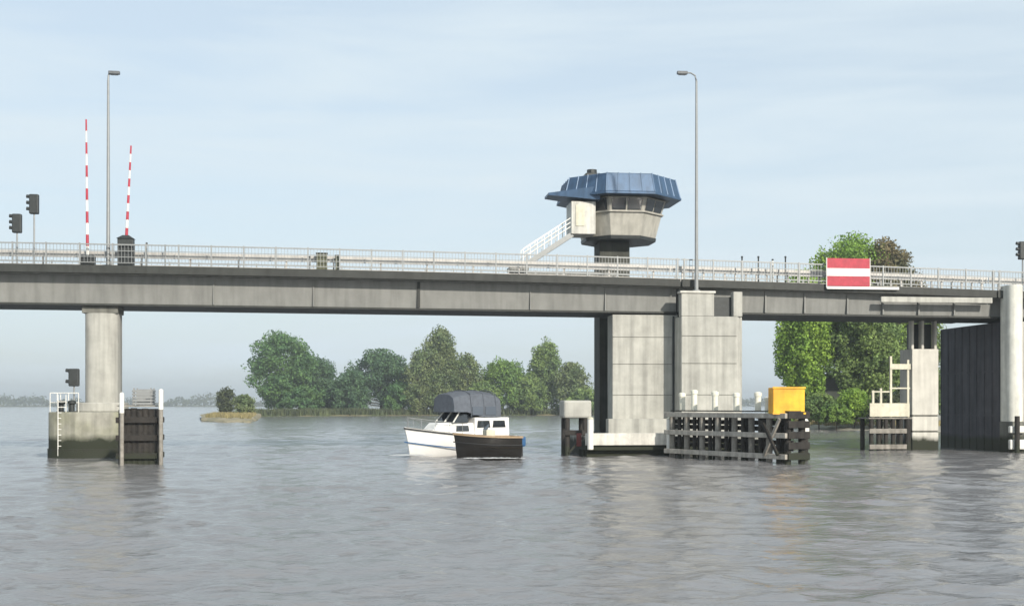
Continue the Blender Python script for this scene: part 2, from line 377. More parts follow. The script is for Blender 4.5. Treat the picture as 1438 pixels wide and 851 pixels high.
tree('broadleaf_tree', 'rounded greyish green tree at the right end of the wooded bank', G1, 803, 292, 508, 583, 27, M['leafC'], 20, 'round', 6000, .55, crown_low=.0)
tree('shrub', 'bushy undergrowth filling the space right of the fresh green tree', G1, 740, 290, 525, 583, 30, M['leafE'], 21, 'dome', 4500, .55, crown_low=.0)
for px, top, hw, m, lab in ((492, 520, 26, 'leafB', 'middling green tree filling the dip left of the blue-green dome'), (565, 535, 28, 'leafA', 'low green undergrowth between the blue-green dome and the pale thin tree'), (680, 535, 26, 'leafE', 'low green undergrowth behind the canopy of the cruiser'), (425, 540, 40, 'leafA', 'low skirt of green growth under the large round tree'), (625, 545, 40, 'leafC', 'low olive growth at the foot of the tall pointed tree'), (820, 545, 30, 'leafE', 'low green growth right against the bascule pier')):
    tree('shrub', lab, G1, px, 286, top, 583, hw, M[m], 60 + px, 'dome', 4200, .55, crown_low=.0)
tree('shrub', 'small dark bush standing alone at the tip of the sandy bank', 'bushes on the sandy bank', 318, 235, 543, 583, 14, M['leafG'], 22, 'round', 1800, .4, crown_low=.0, ground=.5, cat='bush')
tree('shrub', 'dry brownish bush on the sandy bank beside the large round tree', 'bushes on the sandy bank', 343, 225, 553, 583, 16, M['leafC'], 23, 'dome', 1800, .4, crown_low=.0, ground=.5, cat='bush')
G2 = 'trees on the stony bank behind the bascule span'
tree('broadleaf_tree', 'bright green tall tree showing above the deck behind the striped board', G2, 1196, 136, 330, 600, 72, M['leafF'], 31, 'round', 26000, .34, ground=.7, crown_low=.25)
tree('broadleaf_tree', 'brownish olive tall tree showing above the deck right of the striped board', G2, 1243, 134, 338, 600, 46, M['leafH'], 32, 'round', 14000, .34, ground=.7, crown_low=.5)
tree('broadleaf_tree', 'leafy light green tree below the deck behind the yellow box', G2, 1128, 131, 378, 600, 40, M['leafF'], 33, 'round', 20000, .32, ground=.7, crown_low=.1)
tree('broadleaf_tree', 'shaded green tree below the deck between the yellow box and the pale pier', G2, 1216, 131, 425, 600, 54, M['leafE'], 34, 'round', 18000, .32, ground=.7, crown_low=.16)
tree('broadleaf_tree', 'green tree filling the gap left of the pale concrete pier', G2, 1290, 138, 425, 600, 42, M['leafE'], 35, 'dome', 12000, .34, ground=.7, crown_low=.0)
for i, (px, top, hw, m, lab) in enumerate(((1100, 560, 22, 'leafD', 'low green shrub beside the yellow box at the water edge'), (1150, 552, 32, 'leafE', 'dense shrub in front of the pale boathouse'), (1200, 545, 28, 'leafF', 'bright green shrub left of the white handrail frame'), (1175, 566, 30, 'leafD', 'low rounded shrub at the water edge under the middle of the opening span'), (1250, 550, 34, 'leafG', 'dark shrub behind the white handrail frame'))):
    tree('shrub', lab, 'shrubs on the stony bank', px, 124 - i, top, 600, hw, M[m], 40 + i, 'dome', 4500, .26, ground=.6, crown_low=.0, cat='shrub')
def reeds(name, label, quads, n, hgt, m, wid=.12):
    r = random.Random(5); pts, fc = [], []
    for _ in range(n):
        a, b, c, d = quads[r.randrange(len(quads))]
        u, v = r.random(), r.random()
        x = (a[0] * (1 - u) + b[0] * u) * (1 - v) + (d[0] * (1 - u) + c[0] * u) * v
        y = (a[1] * (1 - u) + b[1] * u) * (1 - v) + (d[1] * (1 - u) + c[1] * u) * v
        h = hgt * r.uniform(.5, 1.2); an = r.uniform(0, 3.14); dx, dy = math.cos(an) * wid, math.sin(an) * wid
        lx, ly = r.gauss(0, .12) * h, r.gauss(0, .12) * h; k = len(pts)
        pts += [(x - dx, y - dy, .1), (x + dx, y + dy, .1), (x + dx * .2 + lx, y + dy * .2 + ly, .35 + h)]; fc.append((k, k + 1, k + 2))
    return tag(raw(name, pts, fc, m, None), label, 'reeds', kind='stuff')
reeds('reed_bed', 'dry yellow reeds along the edge of the sandy bank', [(P(288, 190), P(352, 180), P(360, 230), P(300, 240))], 5000, .8, M['reed'])
reeds('reed_bed', 'green reeds along the foot of the wooded bank', [(P(352, 264), P(560, 282), P(560, 290), P(352, 272)), (P(560, 282), P(850, 292), P(850, 300), P(560, 290))], 9000, 1.3, M['leafG'], .2)
reeds('reed_bed', 'short grass and reeds on the stony bank', [(P(1100, 134), P(1180, 124), P(1180, 132), P(1100, 142)), (P(1180, 124), P(1400, 118), P(1400, 126), P(1180, 132))], 7000, .6, M['reed'], .07)
def far_wood():
    r = random.Random(9); pts, fc = [], []
    for px in np.arange(-500, 2000, 5.0):
        D = 1420 + 60 * math.sin(px * .01) + r.uniform(-40, 40) + max(0, px - 200) * .25
        h = 9 + 4 * math.sin(px * .05) + 2.5 * math.sin(px * .13 + 1) + r.uniform(-2, 3)
        leaves(pts, fc, r, (xf(px, D), D, 1 + h * .45), (4.5, 5, h * .55), 60, 3.0)
    tag(raw('distant_wood', pts, fc, M['leafG'], None), 'hazy line of woodland on the far horizon', 'wood', kind='stuff')
far_wood()

# boathouse glimpsed between the trees
h = wthing('boathouse', 'small pale boathouse glimpsed between the trees under the deck', 'boathouse', xf(1170, 133), 133, .75, R(12))
MB().box(-1.9, 1.9, 0, 5, -.3, 3.2).build('wall', M['wall'], h, bevel=.02)
rf = MB().extr([(-.3, 3.203), (5.3, 3.203), (2.5, 5.1)], -2.2, 2.2).build('roof', M['tile'], h)
for x in (-1.2, 1.0):
    f = MB().box(x - .45, x + .45, -.06, -.003, 1.1, 2.3).build('window', M['white'], h)
    MB().box(x - .37, x + .37, -.075, -.062, 1.18, 2.22).build('pane', M['glass'], f)
MB().box(-.4, .35, -.06, -.003, -.1, 2.1).build('door', M['olive'], h)

# ------------------------------------------------------------------ the bridge deck
za = [(-24.8, 9.29), (8.5, 8.95), (25.9, 8.56)]
def ztop(s):
    if s > 40: s = 40 + (s - 40) * .3
    z = 0
    for i in range(3):
        t = za[i][1]
        for j in range(3):
            if i != j: t *= (s - za[j][0]) / (za[i][0] - za[j][0])
        z += t
    return z
zb_ = [(-24.8, 7.46), (8.5, 7.30), (25.9, 7.22)]
def zbot(s): return np.interp(s, [-60, -24.8, 8.5, 25.9, 60], [7.55, 7.50, 7.33, 7.22, 7.1])
def span_sweep(prof, s0, s1, m, name, parent, n=24, bevel=0):   # prof(s) -> [(t, z)]
    mb = MB(); ss = [s0 + (s1 - s0) * k / n for k in range(n + 1)]; pr = [prof(s) for s in ss]; q = len(pr[0])
    pts = [(s, *p) for s, P_ in zip(ss, pr) for p in P_]
    fc = [(k * q + j, k * q + (j + 1) % q, (k + 1) * q + (j + 1) % q, (k + 1) * q + j) for k in range(n) for j in range(q)]
    fc += [tuple(range(q))[::-1], tuple(n * q + j for j in range(q))]
    return mb.poly(pts, fc).build(name, m, parent, bevel=bevel)
W_ = 8.0
def rect(t0, t1, f0, f1): return lambda s: [(t0, f0(s)), (t1, f0(s)), (t1, f1(s)), (t0, f1(s))]
def bridge_span(root, s0, s1, n, over=.85, boxw=3.6, far_rail=True):
    span_sweep(rect(.26, W_ - .26, lambda s: ztop(s) - .42, lambda s: ztop(s) - .10), s0, s1, M['deck'], 'deck_slab', root, n)
    span_sweep(rect(.9, W_ - .9, lambda s: ztop(s) - .098, lambda s: ztop(s) - .06), s0, s1, M['road'], 'carriageway', root, n)
    for t0 in (0, W_ - .25): span_sweep(rect(t0, t0 + .25, lambda s: ztop(s) - .40, lambda s: ztop(s)), s0, s1, M['edge'], 'edge_beam', root, n, .02)
    g = span_sweep(lambda s: [(over, ztop(s) - .425), (over + boxw + .3, ztop(s) - .425), (over + boxw, zbot(s)), (over + .12, zbot(s))], s0, s1, M['girder'], 'girder', root, n)
    # web stiffener seams and bottom flange belong to the girder
    span_sweep(lambda s: [(over + .02, zbot(s) - .10), (over + boxw + .1, zbot(s) - .10), (over + boxw + .1, zbot(s) - .003), (over + .02, zbot(s) - .003)], s0, s1, M['edge'], 'bottom_flange', g, n)
    # railings: rails in one part, each post a sub-part
    for t0, near in ((.12, True), (W_ - .12, False)):
        rl = MB(); k = 40
        for a in range(k):
            sa, sb = s0 + (s1 - s0) * a / k, s0 + (s1 - s0) * (a + 1) / k
            for h, wd in ((1.02, .06), (.72, .03), (.42, .03), (.14, .03)):
                rl.beam((sa, t0, ztop(sa) + h), (sb, t0, ztop(sb) + h), wd, wd)
        s = s0 + .1
        while s < s1 - .05:           # thin balusters are the railing's own pattern
            rl.beam((s, t0, ztop(s) + .14), (s, t0, ztop(s) + 1.0), .018, .018); s += .16 if near else .3
        rail = rl.build('railing', M['rail'], root)
        pm = None; cnt = int((s1 - s0) / 1.55)
        for a in range(cnt + 1):
            s = s0 + .15 + (s1 - s0 - .3) * a / cnt
            if pm is None:
                pm = MB().box(s - .035, s + .035, t0 - .035, t0 + .035, ztop(s) + .003, ztop(s) + 1.08).build('post', M['rail'], rail); sb0, zb0 = s, ztop(s)
            else: dup(pm, rail, (s - sb0, 0, ztop(s) - zb0))
    for t0 in (1.0, W_ - 1.0):
        gr = MB(); k = 30
        for a in range(k):
            sa, sb = s0 + (s1 - s0) * a / k, s0 + (s1 - s0) * (a + 1) / k
            gr.beam((sa, t0, ztop(sa) + .62), (sb, t0, ztop(sb) + .62), .06, .32)
        for a in range(k): 
            s = s0 + (s1 - s0) * (a + .5) / k; gr.box(s - .04, s + .04, t0 + .04, t0 + .12, ztop(s) - .05, ztop(s) + .7)
        gr.build('guard_rail', M['guard'], root)
sJ = sp(957)
br = thing('fixed_bridge_span', 'long grey girder span crossing the left half of the river', 'bridge', -20, 0)
bridge_span(br, -62, sJ - .04, 40)
br2 = thing('bascule_bridge_span', 'shorter grey opening span between the bascule pier and the right pier', 'bridge', 18, 0)
sK = sp(1400, 0)
bridge_span(br2, sJ + .04, sK, 22, over=.6, boxw=4.4)
br3 = thing('approach_bridge_span', 'bridge deck running off the right edge past the last pier', 'bridge', 40, 0)
bridge_span(br3, sK + .06, 62, 20)
# joint covers on the long span
for px in (588,):
    s = sp(px, .8); MB().box(s - .07, s + .07, .80, .86, zbot(s) + .01, ztop(s) - .44).build('joint_cover', M['edge'], br)
for px in (300, 440, 745, 850):
    s = sp(px, .85); MB().box(s - .025, s + .025, .815, .87, zbot(s) + .01, ztop(s) - .44).build('stiffener', M['girder'], br)
for px in (1075, 1130, 1190, 1240, 1290, 1340):
    s = sp(px, .6); MB().box(s - .04, s + .04, .55, .62, zbot(s) + .01, ztop(s) - .44).build('stiffener', M['girder'], br2)
MB().box(sp(1236, 0), sp(1392, 0), -.14, -.004, ztop(24) - .75, ztop(24) - .46).build('service_duct', M['conc'], br2, bevel=.02)

# ------------------------------------------------------------------ left pier
s0, s1 = sp(118, 1.2), sp(165, 1.2)
lp = thing('bridge_pier', 'slender pale concrete pier at the left standing on a round base', 'pier', (s0 + s1) / 2, 1.2)
def stad(x0, x1, y0, y1, n=9):      # rounded-end plan
    r = (x1 - x0) / 2; cx = (x0 + x1) / 2; o = []
    for k in range(n): a = math.pi + math.pi * k / (n - 1); o.append((cx + r * math.cos(a), y0 + r * .6 + r * .6 * math.sin(a)))
    for k in range(n): a = math.pi * k / (n - 1); o.append((cx + r * math.cos(a), y1 - r * .6 + r * .6 * math.sin(a)))
    return o
col = MB().prism(stad(s0, s1, 1.0, 2.9), 1.7, 7.02).build('column', M['conc'], lp, smooth=True)
MB().box(s0 - .1, s1 + .02, 1.15, 2.8, 7.02, 7.37).build('bearing_block', M['conc_dark'], lp, bevel=.03)
q0, q1 = sp(62, -2), sp(170, -2)
MB().prism(stad(q0, q1, -2.2, 3.6, 13), -1.5, 2.15).build('caisson', M['conc_base'], lp, smooth=True, bevel=.04)
MB().prism(stad(q0 - .04, q1 + .04, -2.26, 3.66, 13), -1.4, .42).build('fender_band', M['timber'], lp, smooth=True)
MB().prism(stad(s0 - .35, s1 + .3, .4, 3.2, 11), 2.15, 2.6).build('plinth', M['conc'], lp, smooth=True, bevel=.04)
# ladder and handrail on the base
x = sp(87, -2); ld = MB()
for dx in (-.18, .18): ld.tube([(x + dx, -2.0, .1), (x + dx, -2.0, 2.95), (x + dx, -1.5, 3.0), (x + dx, -1.4, 2.2)], .022, 8)
for k in range(10): ld.beam((x - .18, -2.0, .3 + k * .26), (x + .18, -2.0, .3 + k * .26), .03, .03)
ld.build('ladder', M['white'], lp)
hr = MB()
for px in (70, 80, 96, 110): 
    x = sp(px, -1.3); hr.tube([(x, -1.25, 2.1), (x, -1.25, 3.05)], .022, 6)
hr.tube([(sp(70, -1.3), -1.25, 3.05), (sp(110, -1.3), -1.25, 3.05)], .022, 6); hr.tube([(sp(70, -1.3), -1.25, 2.6), (sp(110, -1.3), -1.25, 2.6)], .016, 6)
hr.build('handrail', M['white'], lp)
for px in (86, 101):
    x = sp(px, -1.6)
    b = thing('bollard', 'dark mooring bollard on the left pier base, ' + ('beside the ladder' if px == 86 else 'nearer the slender column'), 'bollard', x, -1.6, 'bollards on the left pier base')
    MB().tube([(x, -1.6, 2.153), (x, -1.6, 2.5), (x, -1.6, 2.56), (x, -1.6, 2.66), (x, -1.6, 2.7)], [.13, .12, .19, .19, .12], 14).build('post', M['dark'], b, smooth=True)
    MB().tube([(x, -1.6, 2.152), (x, -1.6, 2.19)], .22, 14).build('base_plate', M['dark'], b)

def signal(name, label, cat, px, t, zb, py_c, hw, hh, group=None, lens=3, face=1, post_r=.04):
    s = sp(px, t); zc = zp(px, py_c, t)
    r = thing(name, label, cat, s, t, group)
    MB().tube([(s, t, zb), (s, t, zc - hh + .02)], post_r, 8).build('post', M['rail'], r, smooth=True)
    MB().box(s - .1, s + .1, t - .1, t + .1, zb + .002, zb + .05).build('base_plate', M['rail'], r)
    hd = MB().prism([(s - hw, t - .14), (s + hw, t - .14), (s + hw, t + .14), (s - hw, t + .14)], zc - hh, zc + hh).build('housing', M['dark'], r, bevel=.05)
    for k in range(lens):
        z = zc + hh * (.62 - k * 1.24 / max(1, lens - 1)) if lens > 1 else zc
        MB().tube([(s + face * (hw + .002), t, z), (s + face * (hw + .012), t, z)], .075, 12).build('lens', M['glass'], hd)
        MB().tube([(s + face * (hw + .004), t, z + .07), (s + face * (hw + .14), t, z + .085)], [.085, .085], 12).build('visor', M['dark'], hd)
    return r
signal('navigation_signal', 'dark signal light on a thin post above the left pier base', 'signal', 104, -1.0, 2.153, 530, .24, .42, lens=2, face=-1)

# timber fender at the left pier
def pile(parent, s, t, z1, r=.17, m='timber', z0=-1.5, name='pile', capm=None, caph=.5):
    o = MB().tube([(s, t, z0), (s, t, z1 - .04), (s, t, z1)], [r, r * .96, r * .7], 10).build(name, M[m], parent, smooth=True)
    if capm: MB().tube([(s, t, z1 - caph), (s, t, z1 + .03), (s, t, z1 + .09)], [r * 1.06, r * 1.02, r * .5], 12).build('cap', M[capm], o, smooth=True)
    return o
TF = -8.6
a0, a1 = sp(172, TF), sp(212, TF)
fd = thing('timber_fender', 'black timber fender block beside the left pier with a grey crate on top', 'fender', (a0 + a1) / 2, TF)
tp = zp(200, 574, TF)
for k in range(6):
    x = a0 + (a1 - a0) * k / 5; pile(fd, x, TF, tp + rnd.uniform(-.05, .08))
    if k in (0, 5):
        for t in (TF + .7, TF + 1.4): pile(fd, x, t, tp)
    else: pile(fd, x, TF + 1.4, tp)
for z in (.35, 1.1, 1.85):
    MB().box(a0 - .22, a1 + .22, TF - .34, TF - .17, z - .12, z + .12).build('waling', M['timber'], fd, bevel=.02)
    MB().box(a1 + .17, a1 + .33, TF - .1, TF + 1.5, z - .12, z + .12).build('waling', M['timber'], fd, bevel=.02)
bd = MB()
for k in range(9): bd.box(a0 - .12, a1 + .12, TF - .14, TF - .06, .02 + k * .225, .21 + k * .225)
for k in range(9): bd.box(a1 + .02, a1 + .10, TF - .05, TF + 1.5, .02 + k * .225, .21 + k * .225)
bd.build('boarding', M['timber'], fd)
dk = MB()
for k in range(6): dk.box(a0 - .2, a1 + .2, TF - .2 + k * .3, TF + .07 + k * .3, tp + .1, tp + .15)
dk.build('deck_planks', M['timber2'], fd)
x0, x1 = sp(186, TF), sp(212, TF); z0 = tp + .16
hh = MB(); 
for k in range(5): hh.box(x0, x1, TF + .1, TF + .14, z0 + .02 + k * .13, z0 + .11 + k * .13)
for k in range(5): hh.box(x1, x1 + .04, TF + .14, TF + 1.0, z0 + .02 + k * .13, z0 + .11 + k * .13)
for k in range(5): hh.box(x0 - .04, x0, TF + .14, TF + 1.0, z0 + .02 + k * .13, z0 + .11 + k * .13)
for x, t in ((x0 + .03, TF + .18), (x1 - .03, TF + .18), (x0 + .03, TF + .97), (x1 - .03, TF + .97)): hh.box(x - .03, x + .03, t - .03, t + .03, z0, z0 + .72)
hh.box(x0, x1, TF + .97, TF + 1.01, z0, z0 + .68)
cr_ = hh.build('slatted_crate', M['rail'], None); tag(cr_, 'grey slatted crate on top of the black timber fender at the left pier', 'crate')
cr_.location = b2w(0, 0); cr_.rotation_euler = (0, 0, TH)
for px, top, lab in ((171, 553, 'white-topped mooring post between the left pier and the black fender'), (226, 548, 'pale mooring post at the right corner of the black fender')):
    x = sp(px, TF - .45); mp_ = thing('mooring_post', lab, 'mooring post', x, TF - .45, 'white-topped mooring posts')
    zt = zp(px, top, TF - .45); o = MB().tube([(x, TF - .45, -1.5), (x, TF - .45, zt - .8)], .09, 10).build('pile', M['timber2'], mp_, smooth=True)
    MB().tube([(x, TF - .45, zt - .8), (x, TF - .45, zt), (x, TF - .45, zt + .06)], [.1, .1, .04], 12).build('cap', M['white'], mp_, smooth=True)

# ------------------------------------------------------------------ bascule pier
s0, sm, s1 = sp(860, .9), sp(957, -.6), sp(1045, -.6)
bp = thing('bascule_pier', 'massive pale concrete bascule pier in the middle of the river', 'pier', (s0 + s1) / 2, 1)
MB().box(s0, sm + .2, .9, 2.2, -1.5, 7.16).build('pier_wall', M['conc'], bp, bevel=.04)
ztp = zp(990, 412, -.6)
MB().prism([(sm, -.6), (s1 - .35, -.6), (s1, -.25), (s1, 6.0), (sm, 6.0)], -1.5, 7.0).build('counterweight_chamber', M['conc'], bp, bevel=.04)
# upper blocks either side of the dark recess, in front of the deck edge
x1, x2, x3 = sp(1003, -.6), sp(1030, -.6), sp(1044, -.6)
MB().box(sm, x1, -.6, -.05, 7.003, ztp).build('upper_block', M['conc'], bp, bevel=.03)
MB().box(x2, x3 - .05, -.6, -.05, 7.003, ztp + .1).build('upper_block', M['conc'], bp, bevel=.03)
MB().box(x1 + .003, x2 - .003, -.25, -.06, 7.003, ztp - .15).build('recess_panel', M['dark'], bp)
MB().box(sm - .08, x1 + .06, -.68, -.05, ztp + .003, ztp + .12).build('coping', M['conc_light'], bp, bevel=.02)
# construction joints / drain pipe on the face
MB().tube([(sm - .06, .82, 1.2), (sm - .06, .82, 7.1)], .05, 8).build('drain_pipe', M['dark'], bp, smooth=True)
jm = MB()
for z in (3.0, 4.6, 6.0): jm.box(s0 + .02, sm - .12, .885, .899, z - .015, z + .015); jm.box(sm + .02, s1 - .4, -.615, -.601, z - .015, z + .015)
jm.build('joint_line', M['conc_dark'], bp)
MB().box(sp(952, .9) - .3, sp(952, .9) - .05, .84, .897, 4.6, 5.2).build('vent_grille', M['conc_dark'], bp)
# base slab with bright kerb beam
TB = -3.0
b0, b1 = sp(822, TB), sp(945, TB)
zt, zb = zp(880, 608, TB), zp(880, 625, TB)
MB().box(b0 + .05, s1 + .3, TB + .08, 3.4, zb - .25, zt - .15).build('base_slab', M['conc'], bp, bevel=.03)
MB().box(b0 + .15, s1 + .2, TB + .5, 3.2, -1.5, zb - .253).build('foundation', M['conc_dark'], bp)
MB().box(b0, b1, TB - .1, TB + .07, zb, zt).build('kerb_beam', M['kerb'], bp, bevel=.03)
for px, tpx in ((829, 588), (940, 588)):
    x = sp(px, TB - .25); mp_ = thing('mooring_post', 'short white post at the %s end of the bright kerb beam' % ('left' if px < 900 else 'right'), 'mooring post', x, TB - .27, 'white posts on the bright kerb beam')
    MB().tube([(x, TB - .27, zb - .2), (x, TB - .27, zp(px, tpx, TB))], .15, 12).build('post', M['white'], mp_, smooth=True, bevel=.03)
    MB().tube([(x, TB - .27, zp(px, tpx, TB) + .003), (x, TB - .27, zp(px, tpx, TB) + .09)], [.17, .08], 12).build('cap', M['cream'], mp_, smooth=True)
for k, (x, t) in enumerate(((s0 + .3, .1), (s0 + 1.5, .2))):
    pass
# stepped rubble of the pier foot
MB().box(s0 - .35, sm - .4, .2, .897, zt - .147, zp(880, 588, .2)).build('footing_step', M['conc'], bp, bevel=.03)

# left dolphin of the bascule pier
TD = -2.2
d0, d1 = sp(792, TD), sp(831, TD)
dl = thing('pile_dolphin', 'small pile dolphin with a beige cap left of the bascule pier', 'dolphin', (d0 + d1) / 2, TD)
zc0, zc1 = zp(810, 587, TD), zp(810, 562, TD)
MB().box(d0, d1, TD, TD + 1.5, zc0, zc1).build('cap_block', M['conc'], dl, bevel=.1)
for x, t in ((d0 + .2, TD + .2), (d1 - .3, TD + .2), (d0 + .2, TD + 1.3), (d1 - .3, TD + 1.3)): pile(dl, x, t, zc0 - .003, .13)
MB().box(d0 + .02, d1 - .1, TD - .06, TD + .06, 1.0, 1.25).build('waling', M['timber'], dl)
MB().box(d0 + .6, d0 + .85, TD - .16, TD - .063, .45, 1.1).build('rubbing_block', mat('rust_red', (.14, .035, .03), .7), dl, bevel=.03)
MB().beam((d0 + .25, TD + .03, .15), (d1 - .35, TD + .03, 1.0), .09, .09).build('brace', M['timber'], dl)

# ------------------------------------------------------------------ right timber fender (angled towards the camera)
A = Vector((xf(944, 60.0), 60.0)); Bp = Vector((xf(1106, 53.0), 53.0)); dv = (Bp - A); Lf = dv.length; ang = math.atan2(dv.y, dv.x)
tfn = wthing('timber_fender', 'long open timber fender with white-topped posts in front of the bascule pier', 'fender', A.x, A.y, 0, ang)
ZT = 2.12
for k in range(15):
    x = Lf * k / 14; big = (k % 2 == 0)
    MB().tube([(x, 0, -1.5), (x, 0, ZT - .02), (x, 0, ZT)], [.15 if big else .1, .14 if big else .095, .08], 10).build('pile', M['timber2' if big and k < 13 else 'timber'], tfn, smooth=True)
for k in range(8):
    x = Lf * k / 7; MB().tube([(x, .8, -1.5), (x, .8, ZT)], .15, 10).build('pile', M['timber'], tfn, smooth=True)
for z, m in ((2.02, 'palewood'), (1.18, 'palewood'), (.28, 'palewood')):
    MB().box(-.25, Lf + .2, -.32, -.16, z - .11, z + .11).build('waling', M[m], tfn, bevel=.02)
MB().box(-.2, Lf + .15, 0.97, 1.1, 1.9, 2.1).build('waling', M['timber'], tfn, bevel=.02)
bb = MB()
for z in (.62, .86, 1.45, 1.70): bb.box(-.1, Lf + .1, .18, .25, z - .1, z + .1)
bb.build('boarding', M['timber'], tfn)
dk = MB(); k = 0
while k * .26 < Lf: dk.box(k * .26, k * .26 + .23, -.1, .95, ZT + .06, ZT + .11); k += 1
dk.build('deck_planks', M['timber'], tfn)
eb = MB()
for z in (.3, .75, 1.2, 1.65, 2.05): eb.box(Lf + .2, Lf + .3, -.2, 1.0, z - .15, z + .15)
eb.build('end_boards', M['timber'], tfn, bevel=.02)
MB().beam((Lf - 1.1, -.36, .3), (Lf - .1, -.36, 1.9), .1, .12).build('brace', M['timber2'], tfn)
MB().beam((Lf - 1.1, -.46, 1.8), (Lf - .1, -.46, .35), .1, .12).build('brace', M['timber'], tfn)
import mathutils
def on_fender(px):        # distance along the fender whose picture column is px
    k = (px - 719) / F; d = dv.normalized()
    return (k * A.y - A.x) / (d.x - k * d.y)
wp_ = [(951, 556, 'cream post at the left end of the long open timber fender'), (968, 552, 'second cream post from the left on the long timber fender'), (997, 554, 'third cream post from the left on the long timber fender'),
       (1027, 556, 'fourth cream post from the left on the long timber fender'), (1057, 555, 'tall cream post near the yellow box on the long timber fender'), (1071, 562, 'short cream post closest to the yellow box on the fender')]
ca, sa = math.cos(ang), math.sin(ang)
for px, tpy, lab in wp_:
    u = on_fender(px); X, Y = A.x + ca * u, A.y + sa * u; zt_ = zf(tpy - 5, Y)
    r = wthing('mooring_post', lab, 'mooring post', X - sa * .3, Y + ca * .3, 0, 0, 'cream posts on the timber fender')
    MB().tube([(0, 0, ZT + .113), (0, 0, zt_ - .2)], .14, 12).build('post', M['cream2'], r, smooth=True)
    MB().tube([(0, 0, zt_ - .197), (0, 0, zt_ - .05), (0, 0, zt_)], [.17, .17, .07], 12).build('cap', M['cream2'], r, smooth=True)
# yellow box sign
u = on_fender(1108); X, Y = A.x + ca * u, A.y + sa * u
ys = wthing('yellow_sign_box', 'orange yellow box sign standing on the right end of the timber fender', 'sign', X, Y + .35, 0, R(6))
wv = 23 / F * Y; z0, z1 = zf(583, Y), zf(544, Y)
MB().box(-wv, wv, -.25, .45, z0 + .06, z1).build('sign_face', M['yellow'], ys, bevel=.03)
fr = MB(); fr.box(-wv - .03, wv + .03, -.29, -.253, z1 - .05, z1 + .03); fr.box(-wv - .03, wv + .03, -.29, -.253, z0 + .04, z0 + .12)
fr.build('frame', M['yellow'], ys)
for x in (-wv + .15, wv - .15): MB().box(x - .05, x + .05, .0, .1, ZT + .113, z0 + .058).build('leg', M['dark'], ys)
# white capped pile right of it
D = 55.5; x = xf(1131, D); r = wthing('mooring_post', 'dark pile with a bright white cap just right of the fender end', 'mooring post', x, D, 0, 0)
MB().tube([(0, 0, -1.5), (0, 0, zf(608, D))], .13, 12).build('pile', M['timber'], r, smooth=True)
MB().tube([(0, 0, zf(608, D) + .003), (0, 0, zf(592, D)), (0, 0, zf(588, D))], [.17, .17, .08], 14).build('cap', M['white'], r, smooth=True)

# ------------------------------------------------------------------ right pier
s0 = sp(1417, -.6)
rp_ = thing('bridge_pier', 'right-hand pier with a bright rounded nose and a dark shaded side wall', 'pier', s0 + 1.5, 1)
# find the depth whose left edge falls at px 1320
t = 0
while ((s0 + .3) * c_ - t * s_) / yw(s0 + .3, t) * F + 719 > 1321: t += .05
TR = t
MB().box(s0 + .3, s0 + 5.5, .3, TR, -1.5, 6.95).build('pier_wall', M['wall_shade'], rp_, bevel=.04)
sm2 = MB()
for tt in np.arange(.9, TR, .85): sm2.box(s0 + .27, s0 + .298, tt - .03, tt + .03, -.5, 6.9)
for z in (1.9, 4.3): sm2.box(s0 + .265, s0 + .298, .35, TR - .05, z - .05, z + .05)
sm2.build('panel_seam', M['wall_shade'], rp_)
zt = zp(1425, 400, -.6)
MB().prism([(s0 + .42 + .42 * math.cos(math.pi + math.pi * k / 12), -.35 + .42 * math.sin(math.pi + math.pi * k / 12)) for k in range(13)] + [(s0 + .84, .297), (s0, .297)], zp(1425, 592, -.6), zt).build('nose_column', M['nose'], rp_, smooth=True, bevel=.02)
MB().box(s0 + .85, s0 + 5.5, -.2, .297, -1.5, 6.9).build('front_wall', M['conc'], rp_, bevel=.03)
MB().box(s0 - .05, s0 + 5.5, -.75, .297, -1.5, zp(1425, 592, -.6) - .003).build('foot', M['conc_dark'], rp_, bevel=.03)
for a, b in ((598, 608), (617, 631)):
    MB().box(s0 - .15, s0 + .75, -1.0, -.753, zp(1425, b, -.9), zp(1425, a, -.9)).build('waling', M['white'], rp_, bevel=.06)
for x in (s0 + .15, s0 + 1.6, s0 + 3): MB().tube([(x, -1.15, -1.5), (x, -1.15, 1.9)], .13, 10).build('fender_pile', M['timber'], rp_, smooth=True)

# pale rear pier with columns
t = 3.2; r0, r1 = sp(1281, t), sp(1318, t)
pr = thing('bridge_pier', 'pale banded concrete block with thin columns left of the shaded pier wall', 'pier', (r0 + r1) / 2, t)
z1 = zp(1300, 490, t)
prev = -1.5
for zz in (zp(1300, 607, t), zp(1300, 585, t), z1):
    MB().box(r0, r1, t, t + 1.6, prev + (.09 if prev > -1 else 0), zz).build('block', M['conc_light'], pr, bevel=.03)
    MB().box(r0 + .05, r1 - .05, t + .05, t + 1.5, zz - .02, zz + .10).build('joint', M['conc_dark'], pr) if zz < z1 else None
    prev = zz
for x in (r0 + .08, (r0 + r1) / 2 - .1, r1 - .12): MB().box(x - .07, x + .07, t + .1, t + .5, z1 + .003, 7.18).build('column', M['conc_light'], pr, bevel=.01)
MB().box(r0 + .1, r1 - .1, t + .7, t + .9, z1 + .003, 7.0).build('dark_backing', M['dark'], pr)  # plain dark panel behind the columns

